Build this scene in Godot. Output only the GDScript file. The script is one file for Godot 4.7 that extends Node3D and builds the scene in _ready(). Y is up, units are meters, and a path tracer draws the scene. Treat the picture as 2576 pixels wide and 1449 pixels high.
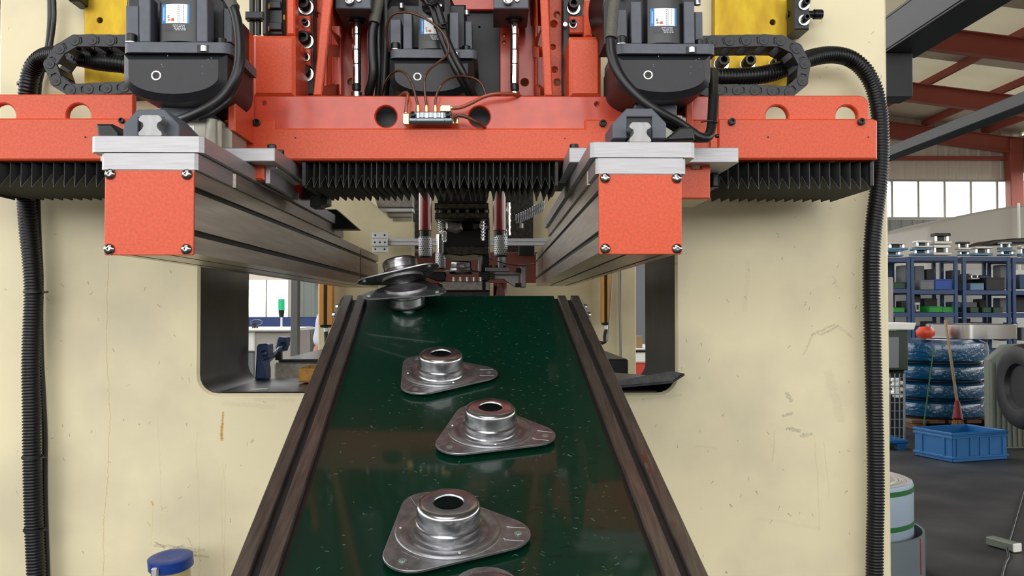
extends Node3D
# Lens of the photograph in its own 2576x1449 pixels; depth axis of the machine meets the picture at (1240, 777).
const F := 2300.0
const EYE := Vector3(0, 1.45, 0)
var cam: Camera3D
var M := {}
var bolts := {}
var tex_cache := {}
var rng := RandomNumberGenerator.new()

class MB:
	var v := PackedVector3Array()
	var n := PackedVector3Array()
	var u := PackedVector2Array()
	var xf := Transform3D.IDENTITY
	func tri(a: Vector3, b: Vector3, c: Vector3, na: Vector3, nb: Vector3, nc: Vector3, ua := Vector2.ZERO, ub := Vector2.ZERO, uc := Vector2.ZERO) -> void:
		if (b - a).cross(c - a).dot(na + nb + nc) > 0.0:
			var t := b; b = c; c = t
			t = nb; nb = nc; nc = t
			var s := ub; ub = uc; uc = s
		v.append_array([xf * a, xf * b, xf * c])
		n.append_array([(xf.basis * na).normalized(), (xf.basis * nb).normalized(), (xf.basis * nc).normalized()])
		u.append_array([ua, ub, uc])
	func quad(a, b, c, d, nn) -> void:
		tri(a, b, c, nn, nn, nn, Vector2(0, 1), Vector2(1, 1), Vector2(1, 0))
		tri(a, c, d, nn, nn, nn, Vector2(0, 1), Vector2(1, 0), Vector2(0, 0))
	func quadn(a, b, c, d, na, nb, nc, nd) -> void:
		tri(a, b, c, na, nb, nc)
		tri(a, c, d, na, nc, nd)
	func box(c: Vector3, s: Vector3, bev := 0.0, bs := Basis.IDENTITY) -> void:
		var h := s * 0.5
		var b: float = minf(bev, minf(h.x, minf(h.y, h.z)) * 0.9)
		for i in 3:
			var j := (i + 1) % 3
			var k := (i + 2) % 3
			for si in [-1.0, 1.0]:
				var p := []
				for q in [[-1, -1], [1, -1], [1, 1], [-1, 1]]:
					var w := Vector3.ZERO
					w[i] = si * h[i]; w[j] = q[0] * (h[j] - b); w[k] = q[1] * (h[k] - b)
					p.append(c + bs * w)
				var nn := Vector3.ZERO
				nn[i] = si
				quad(p[0], p[1], p[2], p[3], bs * nn)
				if b > 0.0:
					for sj in [-1.0, 1.0]:
						var e := []
						for sk in [-1.0, 1.0]:
							var w1 := Vector3.ZERO
							w1[i] = si * h[i]; w1[j] = sj * (h[j] - b); w1[k] = sk * (h[k] - b)
							var w2 := Vector3.ZERO
							w2[i] = si * (h[i] - b); w2[j] = sj * h[j]; w2[k] = sk * (h[k] - b)
							e.append(c + bs * w1); e.append(c + bs * w2)
						var en := Vector3.ZERO
						en[i] = si; en[j] = sj
						quad(e[0], e[1], e[3], e[2], bs * en)
						if i == 0:
							for sk in [-1.0, 1.0]:
								var t := []
								for m in 3:
									var w3 := Vector3(si * (h.x - b), sj * (h.y - b), sk * (h.z - b))
									w3[m] = [si, sj, sk][m] * h[m]
									t.append(c + bs * w3)
								var cn := bs * Vector3(si, sj, sk)
								tri(t[0], t[1], t[2], cn, cn, cn)
	static func inset(p: PackedVector2Array, b: float) -> PackedVector2Array:
		var o := PackedVector2Array()
		for i in p.size():
			var e1 := (p[i] - p[i - 1]).normalized()
			var e2 := (p[(i + 1) % p.size()] - p[i]).normalized()
			var n1 := Vector2(e1.y, -e1.x)
			var n2 := Vector2(e2.y, -e2.x)
			o.append(p[i] - b * (n1 + n2) / maxf(0.35, 1.0 + n1.dot(n2)))
		return o
	static func ccw(p: PackedVector2Array, want := true) -> PackedVector2Array:
		var a := 0.0
		for i in p.size():
			a += p[i - 1].cross(p[i])
		if (a > 0) != want:
			p = p.duplicate()
			p.reverse()
		return p
	func cap(outer: PackedVector2Array, holes: Array, z: float, nz: float) -> void:
		var big := PackedVector2Array()
		for p in outer: big.append(p * 1000.0)
		var pieces := [big]
		for h in holes:
			var hb := PackedVector2Array()
			var cx := 0.0
			for p in h:
				hb.append(p * 1000.0)
				cx += p.x * 1000.0 / h.size()
			var nxt := []
			for pc in pieces:
				for side in [-1.0, 1.0]:
					var far: float = cx + side * 1e5
					var half := PackedVector2Array([Vector2(cx, -1e5), Vector2(far, -1e5), Vector2(far, 1e5), Vector2(cx, 1e5)])
					for q in Geometry2D.intersect_polygons(pc, half):
						for w in Geometry2D.clip_polygons(q, hb):
							nxt.append(w)
			pieces = nxt
		for pc in pieces:
			var t := Geometry2D.triangulate_polygon(pc)
			for i in range(0, t.size(), 3):
				var a: Vector2 = pc[t[i]] / 1000.0
				var b: Vector2 = pc[t[i + 1]] / 1000.0
				var c: Vector2 = pc[t[i + 2]] / 1000.0
				var nn := Vector3(0, 0, nz)
				tri(Vector3(a.x, a.y, z), Vector3(b.x, b.y, z), Vector3(c.x, c.y, z), nn, nn, nn)
	# outline in local x, y; z0 the front, z1 the back; the front edge is bevelled
	func prism(outline, z0: float, z1: float, bev := 0.0, holes := []) -> void:
		var o := ccw(PackedVector2Array(outline))
		var hs := []
		for h in holes: hs.append(ccw(PackedVector2Array(h), false))
		var sg := signf(z0 - z1)
		var oi := inset(o, bev) if bev > 0 else o
		var hi := []
		for h in hs: hi.append(inset(h, bev) if bev > 0 else h)
		cap(oi, hi, z0, sg)
		cap(o, hs, z1, -sg)
		var loops := [[o, oi]]
		for i in hs.size(): loops.append([hs[i], hi[i]])
		for l in loops:
			var p: PackedVector2Array = l[0]
			var q: PackedVector2Array = l[1]
			var k := p.size()
			var en := []
			for i in k:
				var e := (p[(i + 1) % k] - p[i]).normalized()
				en.append(Vector3(e.y, -e.x, 0))
			for i in k:
				var j := (i + 1) % k
				var na: Vector3 = en[i]
				var nb: Vector3 = en[i]
				if en[i].dot(en[i - 1]) > 0.75: na = (en[i] + en[i - 1]).normalized()
				if en[i].dot(en[j]) > 0.75: nb = (en[i] + en[j]).normalized()
				var za := z0 - sg * bev
				quadn(Vector3(p[i].x, p[i].y, za), Vector3(p[j].x, p[j].y, za), Vector3(p[j].x, p[j].y, z1), Vector3(p[i].x, p[i].y, z1), na, nb, nb, na)
				if bev > 0:
					var f := Vector3(0, 0, sg)
					quadn(Vector3(q[i].x, q[i].y, z0), Vector3(q[j].x, q[j].y, z0), Vector3(p[j].x, p[j].y, za), Vector3(p[i].x, p[i].y, za), na + f, nb + f, nb + f, na + f)
	# profile of (radius, height) from the top's middle outwards and down, turned about local y
	func lathe(prof: Array, seg := 24, a0 := 0.0, a1 := TAU) -> void:
		var k := prof.size()
		var en := []
		for i in k - 1:
			var d: Vector2 = (prof[i + 1] - prof[i]).normalized()
			en.append(Vector2(-d.y, d.x))
		for i in k - 1:
			var na: Vector2 = en[i]
			var nb: Vector2 = en[i]
			if i > 0 and en[i].dot(en[i - 1]) > 0.75: na = (en[i] + en[i - 1]).normalized()
			if i < k - 2 and en[i].dot(en[i + 1]) > 0.75: nb = (en[i] + en[i + 1]).normalized()
			var A: Vector2 = prof[i]
			var B: Vector2 = prof[i + 1]
			for s in seg:
				var t := a0 + (a1 - a0) * s / seg
				var w := a0 + (a1 - a0) * (s + 1) / seg
				var c1 := Vector3(cos(t), 0, sin(t))
				var c2 := Vector3(cos(w), 0, sin(w))
				var up := Vector3.UP
				if A.x > 1e-7:
					tri(c1 * A.x + up * A.y, c2 * A.x + up * A.y, c2 * B.x + up * B.y, c1 * na.x + up * na.y, c2 * na.x + up * na.y, c2 * nb.x + up * nb.y)
				if B.x > 1e-7:
					tri(c1 * A.x + up * A.y, c2 * B.x + up * B.y, c1 * B.x + up * B.y, c1 * na.x + up * na.y, c2 * nb.x + up * nb.y, c1 * nb.x + up * nb.y)
	func cyl(a: Vector3, b: Vector3, r: float, seg := 16, bev := 0.0, r2 := -1.0) -> void:
		var keep := xf
		var d := b - a
		var y := d.normalized()
		var x := y.cross(Vector3(0.31, 0.2, 0.93)).normalized()
		xf = keep * Transform3D(Basis(x, y, x.cross(y)), a)
		var h := d.length()
		var rb := r if r2 < 0 else r2
		if bev > 0:
			lathe([Vector2(0, h), Vector2(rb - bev, h), Vector2(rb, h - bev), Vector2(r, bev), Vector2(r - bev, 0), Vector2(0, 0)], seg)
		else:
			lathe([Vector2(0, h), Vector2(rb, h), Vector2(r, 0), Vector2(0, 0)], seg)
		xf = keep
	# swept tube; wave > 0 gives corrugations of that pitch
	func tube(pts: Array, r: float, seg := 10, step := 0.01, wave := 0.0) -> void:
		var cv := Curve3D.new()
		cv.bake_interval = 0.002
		for i in pts.size():
			var a: Vector3 = pts[maxi(i - 1, 0)]
			var b: Vector3 = pts[mini(i + 1, pts.size() - 1)]
			var tg := (b - a) / 6.0
			cv.add_point(pts[i], -tg, tg)
		var L := cv.get_baked_length()
		var sp := wave / 4.0 if wave > 0 else step
		var m := maxi(2, int(ceil(L / sp)))
		var prev: Array = []
		var pn: Array = []
		var up := Vector3.ZERO
		for i in m + 1:
			var c := cv.sample_baked(L * i / m, true)
			var t := (cv.sample_baked(minf(L, L * i / m + 0.003), true) - cv.sample_baked(maxf(0, L * i / m - 0.003), true)).normalized()
			if up == Vector3.ZERO: up = t.cross(Vector3(0.3, 0.9, 0.2)).normalized()
			up = (up - t * up.dot(t)).normalized()
			var sd := t.cross(up)
			var rr := r
			var slope := 0.0
			if wave > 0:
				var ph := i % 4
				rr = r * [1.0, 1.0, 0.86, 0.86][ph]
				slope = [-0.5, 0.5, 0.5, -0.5][ph] * -1.0
			var ring := []
			var rn := []
			for s in seg:
				var an := TAU * s / seg
				var o := up * cos(an) + sd * sin(an)
				ring.append(c + o * rr)
				rn.append((o + t * slope).normalized())
			if i > 0:
				for s in seg:
					var j := (s + 1) % seg
					quadn(prev[s], prev[j], ring[j], ring[s], pn[s], pn[j], rn[j], rn[s])
			else:
				for s in seg: tri(c, ring[s], ring[(s + 1) % seg], -t, -t, -t)
			if i == m:
				for s in seg: tri(c, ring[s], ring[(s + 1) % seg], t, t, t)
			prev = ring
			pn = rn

# ---------- nodes ----------
func P(px: float, py: float, z: float) -> Vector3:
	var d: Vector3 = cam.transform.basis * Vector3((px - 1288.0) / F, (724.5 - py) / F, -1.0)
	return EYE + d * (z / -d.z)
func P2(px: float, py: float, z: float) -> Vector2:
	var p := P(px, py, z)
	return Vector2(p.x, p.y)
func S(px: float, z: float) -> float:
	return px * z / F
func tag(o: Node, label: String, cat := "", group := "", kind := "") -> Node:
	if label: o.set_meta("label", label)
	if cat: o.set_meta("category", cat)
	if group: o.set_meta("group", group)
	if kind: o.set_meta("kind", kind)
	return o
func thing(called: String, label: String, cat: String, at: Vector3, group := "") -> Node3D:
	var o := Node3D.new()
	o.name = called
	add_child(o, true)
	o.position = at
	return tag(o, label, cat, group)
func origin_of(o: Node) -> Vector3:
	var s := Vector3.ZERO
	while o != self and o is Node3D:
		s += o.position
		o = o.get_parent()
	return s
func part(called: String, mb: MB, m, parent: Node = self, uv := Rect2()) -> MeshInstance3D:
	var lo := Vector3(1e9, 1e9, 1e9)
	var hi := -lo
	for p in mb.v:
		lo = lo.min(p)
		hi = hi.max(p)
	var c := Vector3((lo.x + hi.x) / 2, lo.y, (lo.z + hi.z) / 2)
	var vv := PackedVector3Array()
	var uu := mb.u
	if uv.size.x > 0:
		uu = PackedVector2Array()
		for p in mb.v: uu.append(Vector2((p.x - uv.position.x) / uv.size.x, (uv.position.y - p.y) / uv.size.y))
	for p in mb.v: vv.append(p - c)
	var a := []
	a.resize(Mesh.ARRAY_MAX)
	a[Mesh.ARRAY_VERTEX] = vv
	a[Mesh.ARRAY_NORMAL] = mb.n
	a[Mesh.ARRAY_TEX_UV] = uu
	var me := ArrayMesh.new()
	me.add_surface_from_arrays(Mesh.PRIMITIVE_TRIANGLES, a)
	me.surface_set_material(0, M[m] if m is String else m)
	var o := MeshInstance3D.new()
	o.mesh = me
	o.name = called
	parent.add_child(o, true)
	o.position = c - origin_of(parent)
	return o
func solo(called: String, mb: MB, m, label: String, cat: String, group := "", kind := "") -> MeshInstance3D:
	var o := part(called, mb, m)
	tag(o, label, cat, group, kind)
	return o
func struct(called: String, mb: MB, m, label := "") -> MeshInstance3D:
	var o := part(called, mb, m)
	o.set_meta("kind", "structure")
	if label: o.set_meta("label", label)
	return o
# a socket-head screw whose head stands on pos and points along dir; the mesh is shared
func bolt(pos: Vector3, dir: Vector3, r: float, h: float, parent: Node, m := "black_steel", called := "bolt", round_head := false) -> MeshInstance3D:
	var key := "%.4f %.4f %s %s" % [r, h, m, round_head]
	if not bolts.has(key):
		var b := MB.new()
		if round_head:
			b.lathe([Vector2(0, h * 0.5), Vector2(r * 0.3, h * 0.5), Vector2(r * 0.3, h), Vector2(r * 0.45, h), Vector2(r * 0.75, h * 0.82), Vector2(r * 0.93, h * 0.5), Vector2(r, h * 0.12), Vector2(r, 0)], 24)
		else:
			b.lathe([Vector2(0, h * 0.4), Vector2(r * 0.5, h * 0.4), Vector2(r * 0.5, h * 0.96), Vector2(r * 0.56, h), Vector2(r * 0.86, h), Vector2(r, h * 0.9), Vector2(r, 0)], 20)
		var a := []
		a.resize(Mesh.ARRAY_MAX)
		a[Mesh.ARRAY_VERTEX] = b.v
		a[Mesh.ARRAY_NORMAL] = b.n
		a[Mesh.ARRAY_TEX_UV] = b.u
		var me := ArrayMesh.new()
		me.add_surface_from_arrays(Mesh.PRIMITIVE_TRIANGLES, a)
		me.surface_set_material(0, M[m])
		bolts[key] = me
	var o := MeshInstance3D.new()
	o.mesh = bolts[key]
	o.name = called
	parent.add_child(o, true)
	var y := dir.normalized()
	var x := y.cross(Vector3(0.2, 0.35, 0.9)).normalized()
	o.transform = Transform3D(Basis(x, y, x.cross(y)), pos - origin_of(parent))
	return o
func washer(pos: Vector3, r: float, parent: Node) -> MeshInstance3D:
	return bolt(pos, Vector3.BACK, r, 0.0022, parent, "zinc", "washer")
func px_poly(pts: Array, z: float) -> PackedVector2Array:
	var o := PackedVector2Array()
	for i in range(0, pts.size(), 2): o.append(P2(pts[i], pts[i + 1], z))
	return o
func circle(c: Vector2, r: float, seg := 24) -> PackedVector2Array:
	var o := PackedVector2Array()
	for i in seg: o.append(c + Vector2.from_angle(TAU * i / seg) * r)
	return o
func rrect(a: Vector2, b: Vector2, r: float, seg := 6) -> PackedVector2Array:
	var lo := a.min(b)
	var hi := a.max(b)
	var o := PackedVector2Array()
	for q in 4:
		var c: Vector2 = [Vector2(hi.x - r, hi.y - r), Vector2(lo.x + r, hi.y - r), Vector2(lo.x + r, lo.y + r), Vector2(hi.x - r, lo.y + r)][q]
		for i in seg + 1: o.append(c + Vector2.from_angle(PI / 2 * (q + float(i) / seg)) * r)
	return o
# a plate whose front outline is read off the photograph at depth z and that goes back by d metres
func plate(called: String, pts: Array, z: float, d: float, bev: float, m, parent: Node, holes := []) -> MeshInstance3D:
	var b := MB.new()
	var hs := []
	for h in holes: hs.append(circle(P2(h[0], h[1], z), S(h[2], z)))
	b.prism(px_poly(pts, z), -z, -z - d, bev, hs)
	return part(called, b, m, parent)
func slab(called: String, x0: float, y0: float, x1: float, y1: float, z: float, d: float, bev: float, m, parent: Node, holes := []) -> MeshInstance3D:
	return plate(called, [x0, y0, x1, y0, x1, y1, x0, y1], z, d, bev, m, parent, holes)
func block(b: MB, x0: float, y0: float, x1: float, y1: float, z: float, d: float, bev := 0.001) -> void:
	var p := P(x0, y0, z)
	var q := P(x1, y1, z)
	var c := (p + q) / 2
	b.box(Vector3(c.x, c.y, -z - d / 2), Vector3(absf(q.x - p.x), absf(p.y - q.y), d), bev)
func pts3(a: Array) -> Array:
	var o := []
	for i in range(0, a.size(), 3): o.append(P(a[i], a[i + 1], a[i + 2]))
	return o
# n copies of a finished thing with its parts
func copy_of(o: Node3D, at: Transform3D, label: String) -> Node3D:
	var c: Node3D = o.duplicate()
	c.name = o.name
	add_child(c, true)
	c.transform = at
	c.set_meta("label", label)
	return c

# ---------- materials ----------
func noise(freq: float, lo: Color, hi: Color, oct := 4, sd := 1, size := 512, kind := FastNoiseLite.TYPE_SIMPLEX_SMOOTH) -> NoiseTexture2D:
	var key := "%f %s %s %d %d %d %d" % [freq, lo, hi, oct, sd, size, kind]
	if tex_cache.has(key): return tex_cache[key]
	var f := FastNoiseLite.new()
	f.noise_type = kind
	f.frequency = freq
	f.fractal_octaves = oct
	f.seed = sd
	var t := NoiseTexture2D.new()
	t.width = size
	t.height = size
	t.seamless = true
	t.noise = f
	var g := Gradient.new()
	g.set_color(0, lo)
	g.set_color(1, hi)
	t.color_ramp = g
	tex_cache[key] = t
	return t
func mat(called: String, c: Color, rough := 0.5, metal := 0.0) -> StandardMaterial3D:
	var m := StandardMaterial3D.new()
	m.resource_name = called
	m.albedo_color = c
	m.roughness = rough
	m.metallic = metal
	M[called] = m
	return m
func grain(m: StandardMaterial3D, freq: float, lo: float, hi: float, scale: Vector3, oct := 4, sd := 1) -> StandardMaterial3D:
	m.albedo_texture = noise(freq, Color(lo, lo, lo), Color(hi, hi, hi), oct, sd)
	m.uv1_triplanar = true
	m.uv1_scale = scale
	return m
func relief(m: StandardMaterial3D, freq: float, cm: float, oct := 3, sd := 5) -> StandardMaterial3D:
	m.heightmap_enabled = true
	m.heightmap_texture = noise(freq, Color.BLACK, Color.WHITE, oct, sd)
	m.heightmap_scale = cm
	return m
func coat(m: StandardMaterial3D, amount := 1.0, rough := 0.1) -> StandardMaterial3D:
	m.clearcoat_enabled = true
	m.clearcoat = amount
	m.clearcoat_roughness = rough
	return m
func smear(im: Image, x0: float, y0: float, x1: float, y1: float, w: float, c: Color, seed_: int) -> void:
	var r := RandomNumberGenerator.new()
	r.seed = seed_
	var L := maxf(1.0, Vector2(x1 - x0, y1 - y0).length())
	var steps := int(L)
	var off := 0.0
	for i in steps + 1:
		var t := float(i) / maxf(1, steps)
		off += r.randf_range(-0.35, 0.35)
		var nx := -(y1 - y0) / L * off
		var ny := (x1 - x0) / L * off
		var hw := w * (0.5 + 0.5 * r.randf())
		for k in range(int(-hw), int(hw) + 1):
			var xx := int(x0 + (x1 - x0) * t + nx + (-(y1 - y0) / L) * k)
			var yy := int(y0 + (y1 - y0) * t + ny + ((x1 - x0) / L) * k)
			if xx >= 0 and yy >= 0 and xx < im.get_width() and yy < im.get_height() and r.randf() < 0.95:
				im.set_pixel(xx, yy, im.get_pixel(xx, yy).lerp(Color(c.r, c.g, c.b), c.a * (0.6 + 0.4 * r.randf())))

func _ready() -> void:
	rng.seed = 7
	# --- camera, sky, exposure ---
	cam = Camera3D.new()
	cam.name = "camera"
	cam.fov = rad_to_deg(2.0 * atan(724.5 / F))
	cam.near = 0.02
	cam.far = 200.0
	add_child(cam)
	cam.position = EYE
	cam.basis = Basis(Vector3.UP, -atan(48.0 / F)) * Basis(Vector3.RIGHT, atan(52.5 / F))
	cam.current = true
	var sky_m := ProceduralSkyMaterial.new()
	sky_m.sky_top_color = Color(0.93, 0.945, 0.96)
	sky_m.sky_horizon_color = Color(1.0, 0.985, 0.955)
	sky_m.ground_horizon_color = Color(0.80, 0.81, 0.78)
	sky_m.ground_bottom_color = Color(0.55, 0.55, 0.52)
	sky_m.sky_energy_multiplier = SKY
	sky_m.ground_energy_multiplier = SKY * 0.6
	var sky := Sky.new()
	sky.sky_material = sky_m
	var env := Environment.new()
	env.background_mode = Environment.BG_SKY
	env.sky = sky
	env.ambient_light_source = Environment.AMBIENT_SOURCE_DISABLED
	env.tonemap_mode = Environment.TONE_MAPPER_LINEAR
	env.tonemap_exposure = 1.0
	env.sdfgi_enabled = true
	env.ssao_enabled = true
	env.ssil_enabled = true
	var we := WorldEnvironment.new()
	we.name = "environment"
	we.environment = env
	add_child(we)
	materials()
	hall()
	press()
	gantry()
	bellows()
	beams()
	drives()
	hoses_and_chains()
	grease_block()
	conveyor()
	strut_mounts()
	die_set()
	behind_press()
	warehouse()
	people()

const SKY := 2.14

func materials() -> void:
	var m: StandardMaterial3D
	m = mat("red_paint", Color(0.86, 0.325, 0.17), 0.5)
	m.metallic_specular = 0.35
	grain(m, 0.05, 0.86, 1.0, Vector3(7, 7, 7), 4, 3)
	relief(m, 0.06, 0.02, 2, 9)
	coat(m, 0.36, 0.32)
	m = mat("red_cast", Color(0.82, 0.26, 0.14), 0.42)
	grain(m, 0.02, 0.85, 1.0, Vector3(2, 2, 2), 5, 13)
	relief(m, 0.012, 0.12, 4, 21)
	coat(m, 0.4, 0.15)
	m = mat("pillar_red", Color(0.52, 0.05, 0.06), 0.35)
	coat(m, 0.5, 0.2)
	m = mat("cream_paint", Color(0.86, 0.815, 0.665), 0.5)
	grain(m, 0.008, 0.86, 1.0, Vector3(0.9, 0.9, 0.9), 5, 31)
	relief(m, 0.02, 0.03, 3, 12)
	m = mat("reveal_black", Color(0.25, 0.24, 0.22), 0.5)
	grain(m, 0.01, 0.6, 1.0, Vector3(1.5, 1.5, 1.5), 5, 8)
	m = mat("motor_black", Color(0.118, 0.122, 0.14), 0.5)
	grain(m, 0.02, 0.88, 1.0, Vector3(4, 4, 4), 4, 2)
	m = mat("motor_grey", Color(0.33, 0.345, 0.385), 0.46)
	grain(m, 0.02, 0.88, 1.0, Vector3(4, 4, 4), 4, 2)
	m = mat("motor_gloss", Color(0.055, 0.055, 0.062), 0.28)
	m = mat("block_grey", Color(0.30, 0.32, 0.355), 0.5)
	m = mat("black_plastic", Color(0.10, 0.105, 0.115), 0.45)
	m = mat("chain_plastic", Color(0.16, 0.165, 0.18), 0.5)
	m = mat("hose_black", Color(0.05, 0.054, 0.064), 0.38)
	m = mat("cable_black", Color(0.07, 0.07, 0.075), 0.4)
	m = mat("tape_grey", Color(0.42, 0.41, 0.36), 0.6)
	grain(m, 0.05, 0.55, 1.0, Vector3(20, 20, 20), 3, 4)
	m = mat("bellows_black", Color(0.022, 0.023, 0.027), 0.5)
	m = mat("hem_grey", Color(0.36, 0.36, 0.34), 0.5)
	m = mat("black_steel", Color(0.12, 0.12, 0.125), 0.3, 0.5)
	m = mat("dark_steel", Color(0.20, 0.20, 0.20), 0.4, 0.5)
	grain(m, 0.02, 0.6, 1.0, Vector3(6, 6, 6), 4, 6)
	m = mat("zinc", Color(0.86, 0.87, 0.88), 0.3, 1.0)
	m = mat("chrome", Color(0.86, 0.86, 0.86), 0.07, 1.0)
	m = mat("nickel_screw", Color(0.55, 0.54, 0.53), 0.18, 1.0)
	m = mat("milled_aluminium", Color(0.70, 0.69, 0.70), 0.45, 0.5)
	grain(m, 0.02, 0.90, 1.0, Vector3(1.2, 26, 1.2), 4, 17)
	m = mat("beam_aluminium", Color(0.80, 0.76, 0.71), 0.32, 0.6)
	grain(m, 0.015, 0.84, 1.0, Vector3(2, 10, 0.5), 5, 22)
	m = mat("beam_plate", Color(0.70, 0.665, 0.62), 0.38, 0.55)
	grain(m, 0.015, 0.82, 1.0, Vector3(2, 10, 0.6), 5, 27)
	m = mat("slot_black", Color(0.06, 0.06, 0.065), 0.5)
	m = mat("rail_steel", Color(0.60, 0.60, 0.60), 0.42, 0.6)
	grain(m, 0.02, 0.88, 1.0, Vector3(9, 3, 3), 4, 19)
	m = mat("gearbox_grey", Color(0.60, 0.59, 0.54), 0.45, 0.3)
	m = mat("paper", Color(0.9, 0.9, 0.9), 0.5)
	m = mat("yellow_plate", Color(0.72, 0.615, 0.09), 0.42, 0.5)
	m.albedo_texture = noise(0.012, Color(0.86, 0.78, 0.5), Color(1, 1, 1), 5, 41)
	m.uv1_triplanar = true
	m.uv1_scale = Vector3(5, 2, 5)
	m = mat("brass", Color(0.90, 0.79, 0.56), 0.3, 0.9)
	m = mat("manifold_metal", Color(0.45, 0.48, 0.50), 0.25, 0.9)
	m = mat("oil_tube", Color(0.30, 0.17, 0.10), 0.25)
	m = mat("oil_tube_red", Color(0.55, 0.25, 0.14), 0.25)
	m = mat("stamped_steel", Color(0.67, 0.67, 0.68), 0.36, 0.9)
	grain(m, 0.012, 0.72, 1.0, Vector3(9, 9, 9), 4, 51)
	m = mat("drawn_steel", Color(0.74, 0.74, 0.75), 0.22, 0.95)
	grain(m, 0.02, 0.72, 1.0, Vector3(6, 22, 6), 4, 53)
	m = mat("bright_nut", Color(0.75, 0.80, 0.78), 0.25, 0.9)
	m = mat("rail_bronze", Color(0.45, 0.405, 0.37), 0.34, 0.55)
	grain(m, 0.012, 0.62, 1.0, Vector3(30, 4, 2.0), 4, 61)
	m = mat("groove_black", Color(0.13, 0.125, 0.125), 0.6)
	m = mat("die_steel", Color(0.34, 0.33, 0.31), 0.35, 0.7)
	grain(m, 0.02, 0.55, 1.0, Vector3(5, 5, 5), 4, 71)
	m = mat("die_black", Color(0.08, 0.08, 0.085), 0.4, 0.3)
	m = mat("die_light", Color(0.62, 0.60, 0.57), 0.4, 0.6)
	grain(m, 0.02, 0.75, 1.0, Vector3(5, 5, 5), 4, 73)
	m = mat("white_aluminium", Color(0.80, 0.81, 0.83), 0.45, 0.4)
	m = mat("blue_paint", Color(0.09, 0.21, 0.38), 0.4)
	m = mat("blue_cap", Color(0.05, 0.20, 0.50), 0.35)
	m = mat("bin_yellow", Color(0.80, 0.56, 0.07), 0.5)
	grain(m, 0.02, 0.7, 1.0, Vector3(4, 4, 4), 4, 81)
	m = mat("curtain_yellow", Color(0.86, 0.60, 0.27), 0.4)
	m = mat("lens_dark", Color(0.12, 0.11, 0.12), 0.15)
	m = mat("machine_beige", Color(0.62, 0.60, 0.56), 0.5)
	m = mat("machine_white", Color(0.88, 0.88, 0.85), 0.45)
	m = mat("steel_grey_paint", Color(0.42, 0.43, 0.44), 0.5)
	m = mat("wall_blue", Color(0.16, 0.24, 0.44), 0.6)
	m = mat("wall_sheet", Color(0.84, 0.80, 0.745), 0.55)
	m = mat("wall_sheet_low", Color(0.46, 0.48, 0.46), 0.55)
	m = mat("shoe_red", Color(0.44, 0.23, 0.20), 0.5)
	m = mat("concrete", Color(0.25, 0.245, 0.24), 0.55)
	m.albedo_texture = noise(0.006, Color(0.45, 0.45, 0.45), Color(1, 1, 1), 6, 91, 1024)
	m.uv1_triplanar = true
	m.uv1_scale = Vector3(0.25, 0.25, 0.25)
	m = mat("roof_sheet", Color(0.86, 0.81, 0.72), 0.6)
	m = mat("roof_light_sheet", Color(0.85, 0.82, 0.72), 0.6)
	m.backlight_enabled = true
	m.backlight = Color(0.35, 0.33, 0.27)
	m = mat("rafter_red", Color(0.60, 0.29, 0.235), 0.55)
	m = mat("girder_dark", Color(0.16, 0.175, 0.18), 0.5)
	m = mat("glass", Color(0.95, 0.98, 0.97, 0.06), 0.02)
	m.transparency = BaseMaterial3D.TRANSPARENCY_ALPHA
	m = mat("window_frame", Color(0.62, 0.62, 0.58), 0.5)
	m = mat("beacon_green", Color(0.05, 0.62, 0.45), 0.2)
	m.emission_enabled = true
	m.emission = Color(0.02, 0.75, 0.5)
	m.emission_energy_multiplier = 0.35
	m = mat("rack_blue", Color(0.13, 0.24, 0.40), 0.45)
	m = mat("bin_green", Color(0.12, 0.55, 0.16), 0.5)
	m = mat("bin_blue", Color(0.10, 0.27, 0.60), 0.5)
	m = mat("bin_dark_green", Color(0.09, 0.24, 0.15), 0.5)
	m = mat("tool_blue", Color(0.36, 0.50, 0.60), 0.5)
	m = mat("tool_steel", Color(0.72, 0.70, 0.66), 0.4, 0.4)
	m = mat("crate_blue", Color(0.03, 0.33, 0.54), 0.45)
	m = mat("wrap_blue", Color(0.03, 0.28, 0.42), 0.22)
	relief(m, 0.015, 1.2, 3, 44)
	m.uv1_triplanar = true
	m.uv1_scale = Vector3(2.2, 2.2, 2.2)
	coat(m, 0.8, 0.12)
	m = mat("coil_steel", Color(0.72, 0.72, 0.72), 0.18, 1.0)
	m = mat("galvanised", Color(0.45, 0.49, 0.51), 0.45, 0.5)
	m = mat("coil_wrap", Color(0.56, 0.62, 0.68), 0.4)
	m = mat("strap_green", Color(0.06, 0.36, 0.14), 0.4)
	m = mat("tape_red", Color(0.62, 0.10, 0.14), 0.5)
	m = mat("wood", Color(0.50, 0.36, 0.24), 0.7)
	grain(m, 0.02, 0.6, 1.0, Vector3(3, 14, 3), 4, 15)
	m = mat("bamboo", Color(0.52, 0.42, 0.26), 0.5)
	m = mat("straw", Color(0.48, 0.36, 0.20), 0.8)
	m = mat("broom_red", Color(0.42, 0.06, 0.09), 0.6)
	m = mat("khaki_paint", Color(0.40, 0.42, 0.37), 0.6)
	m = mat("rubber", Color(0.05, 0.05, 0.055), 0.5)
	m = mat("dark_green_paint", Color(0.08, 0.17, 0.11), 0.5)
	m = mat("orange_plastic", Color(0.78, 0.25, 0.12), 0.4)
	m = mat("amber_glass", Color(0.72, 0.66, 0.46), 0.2)
	m = mat("orange_paint", Color(0.75, 0.22, 0.14), 0.5)
	m = mat("skin", Color(0.72, 0.50, 0.40), 0.55)
	m.subsurf_scatter_enabled = true
	m.subsurf_scatter_strength = 0.1
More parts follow.
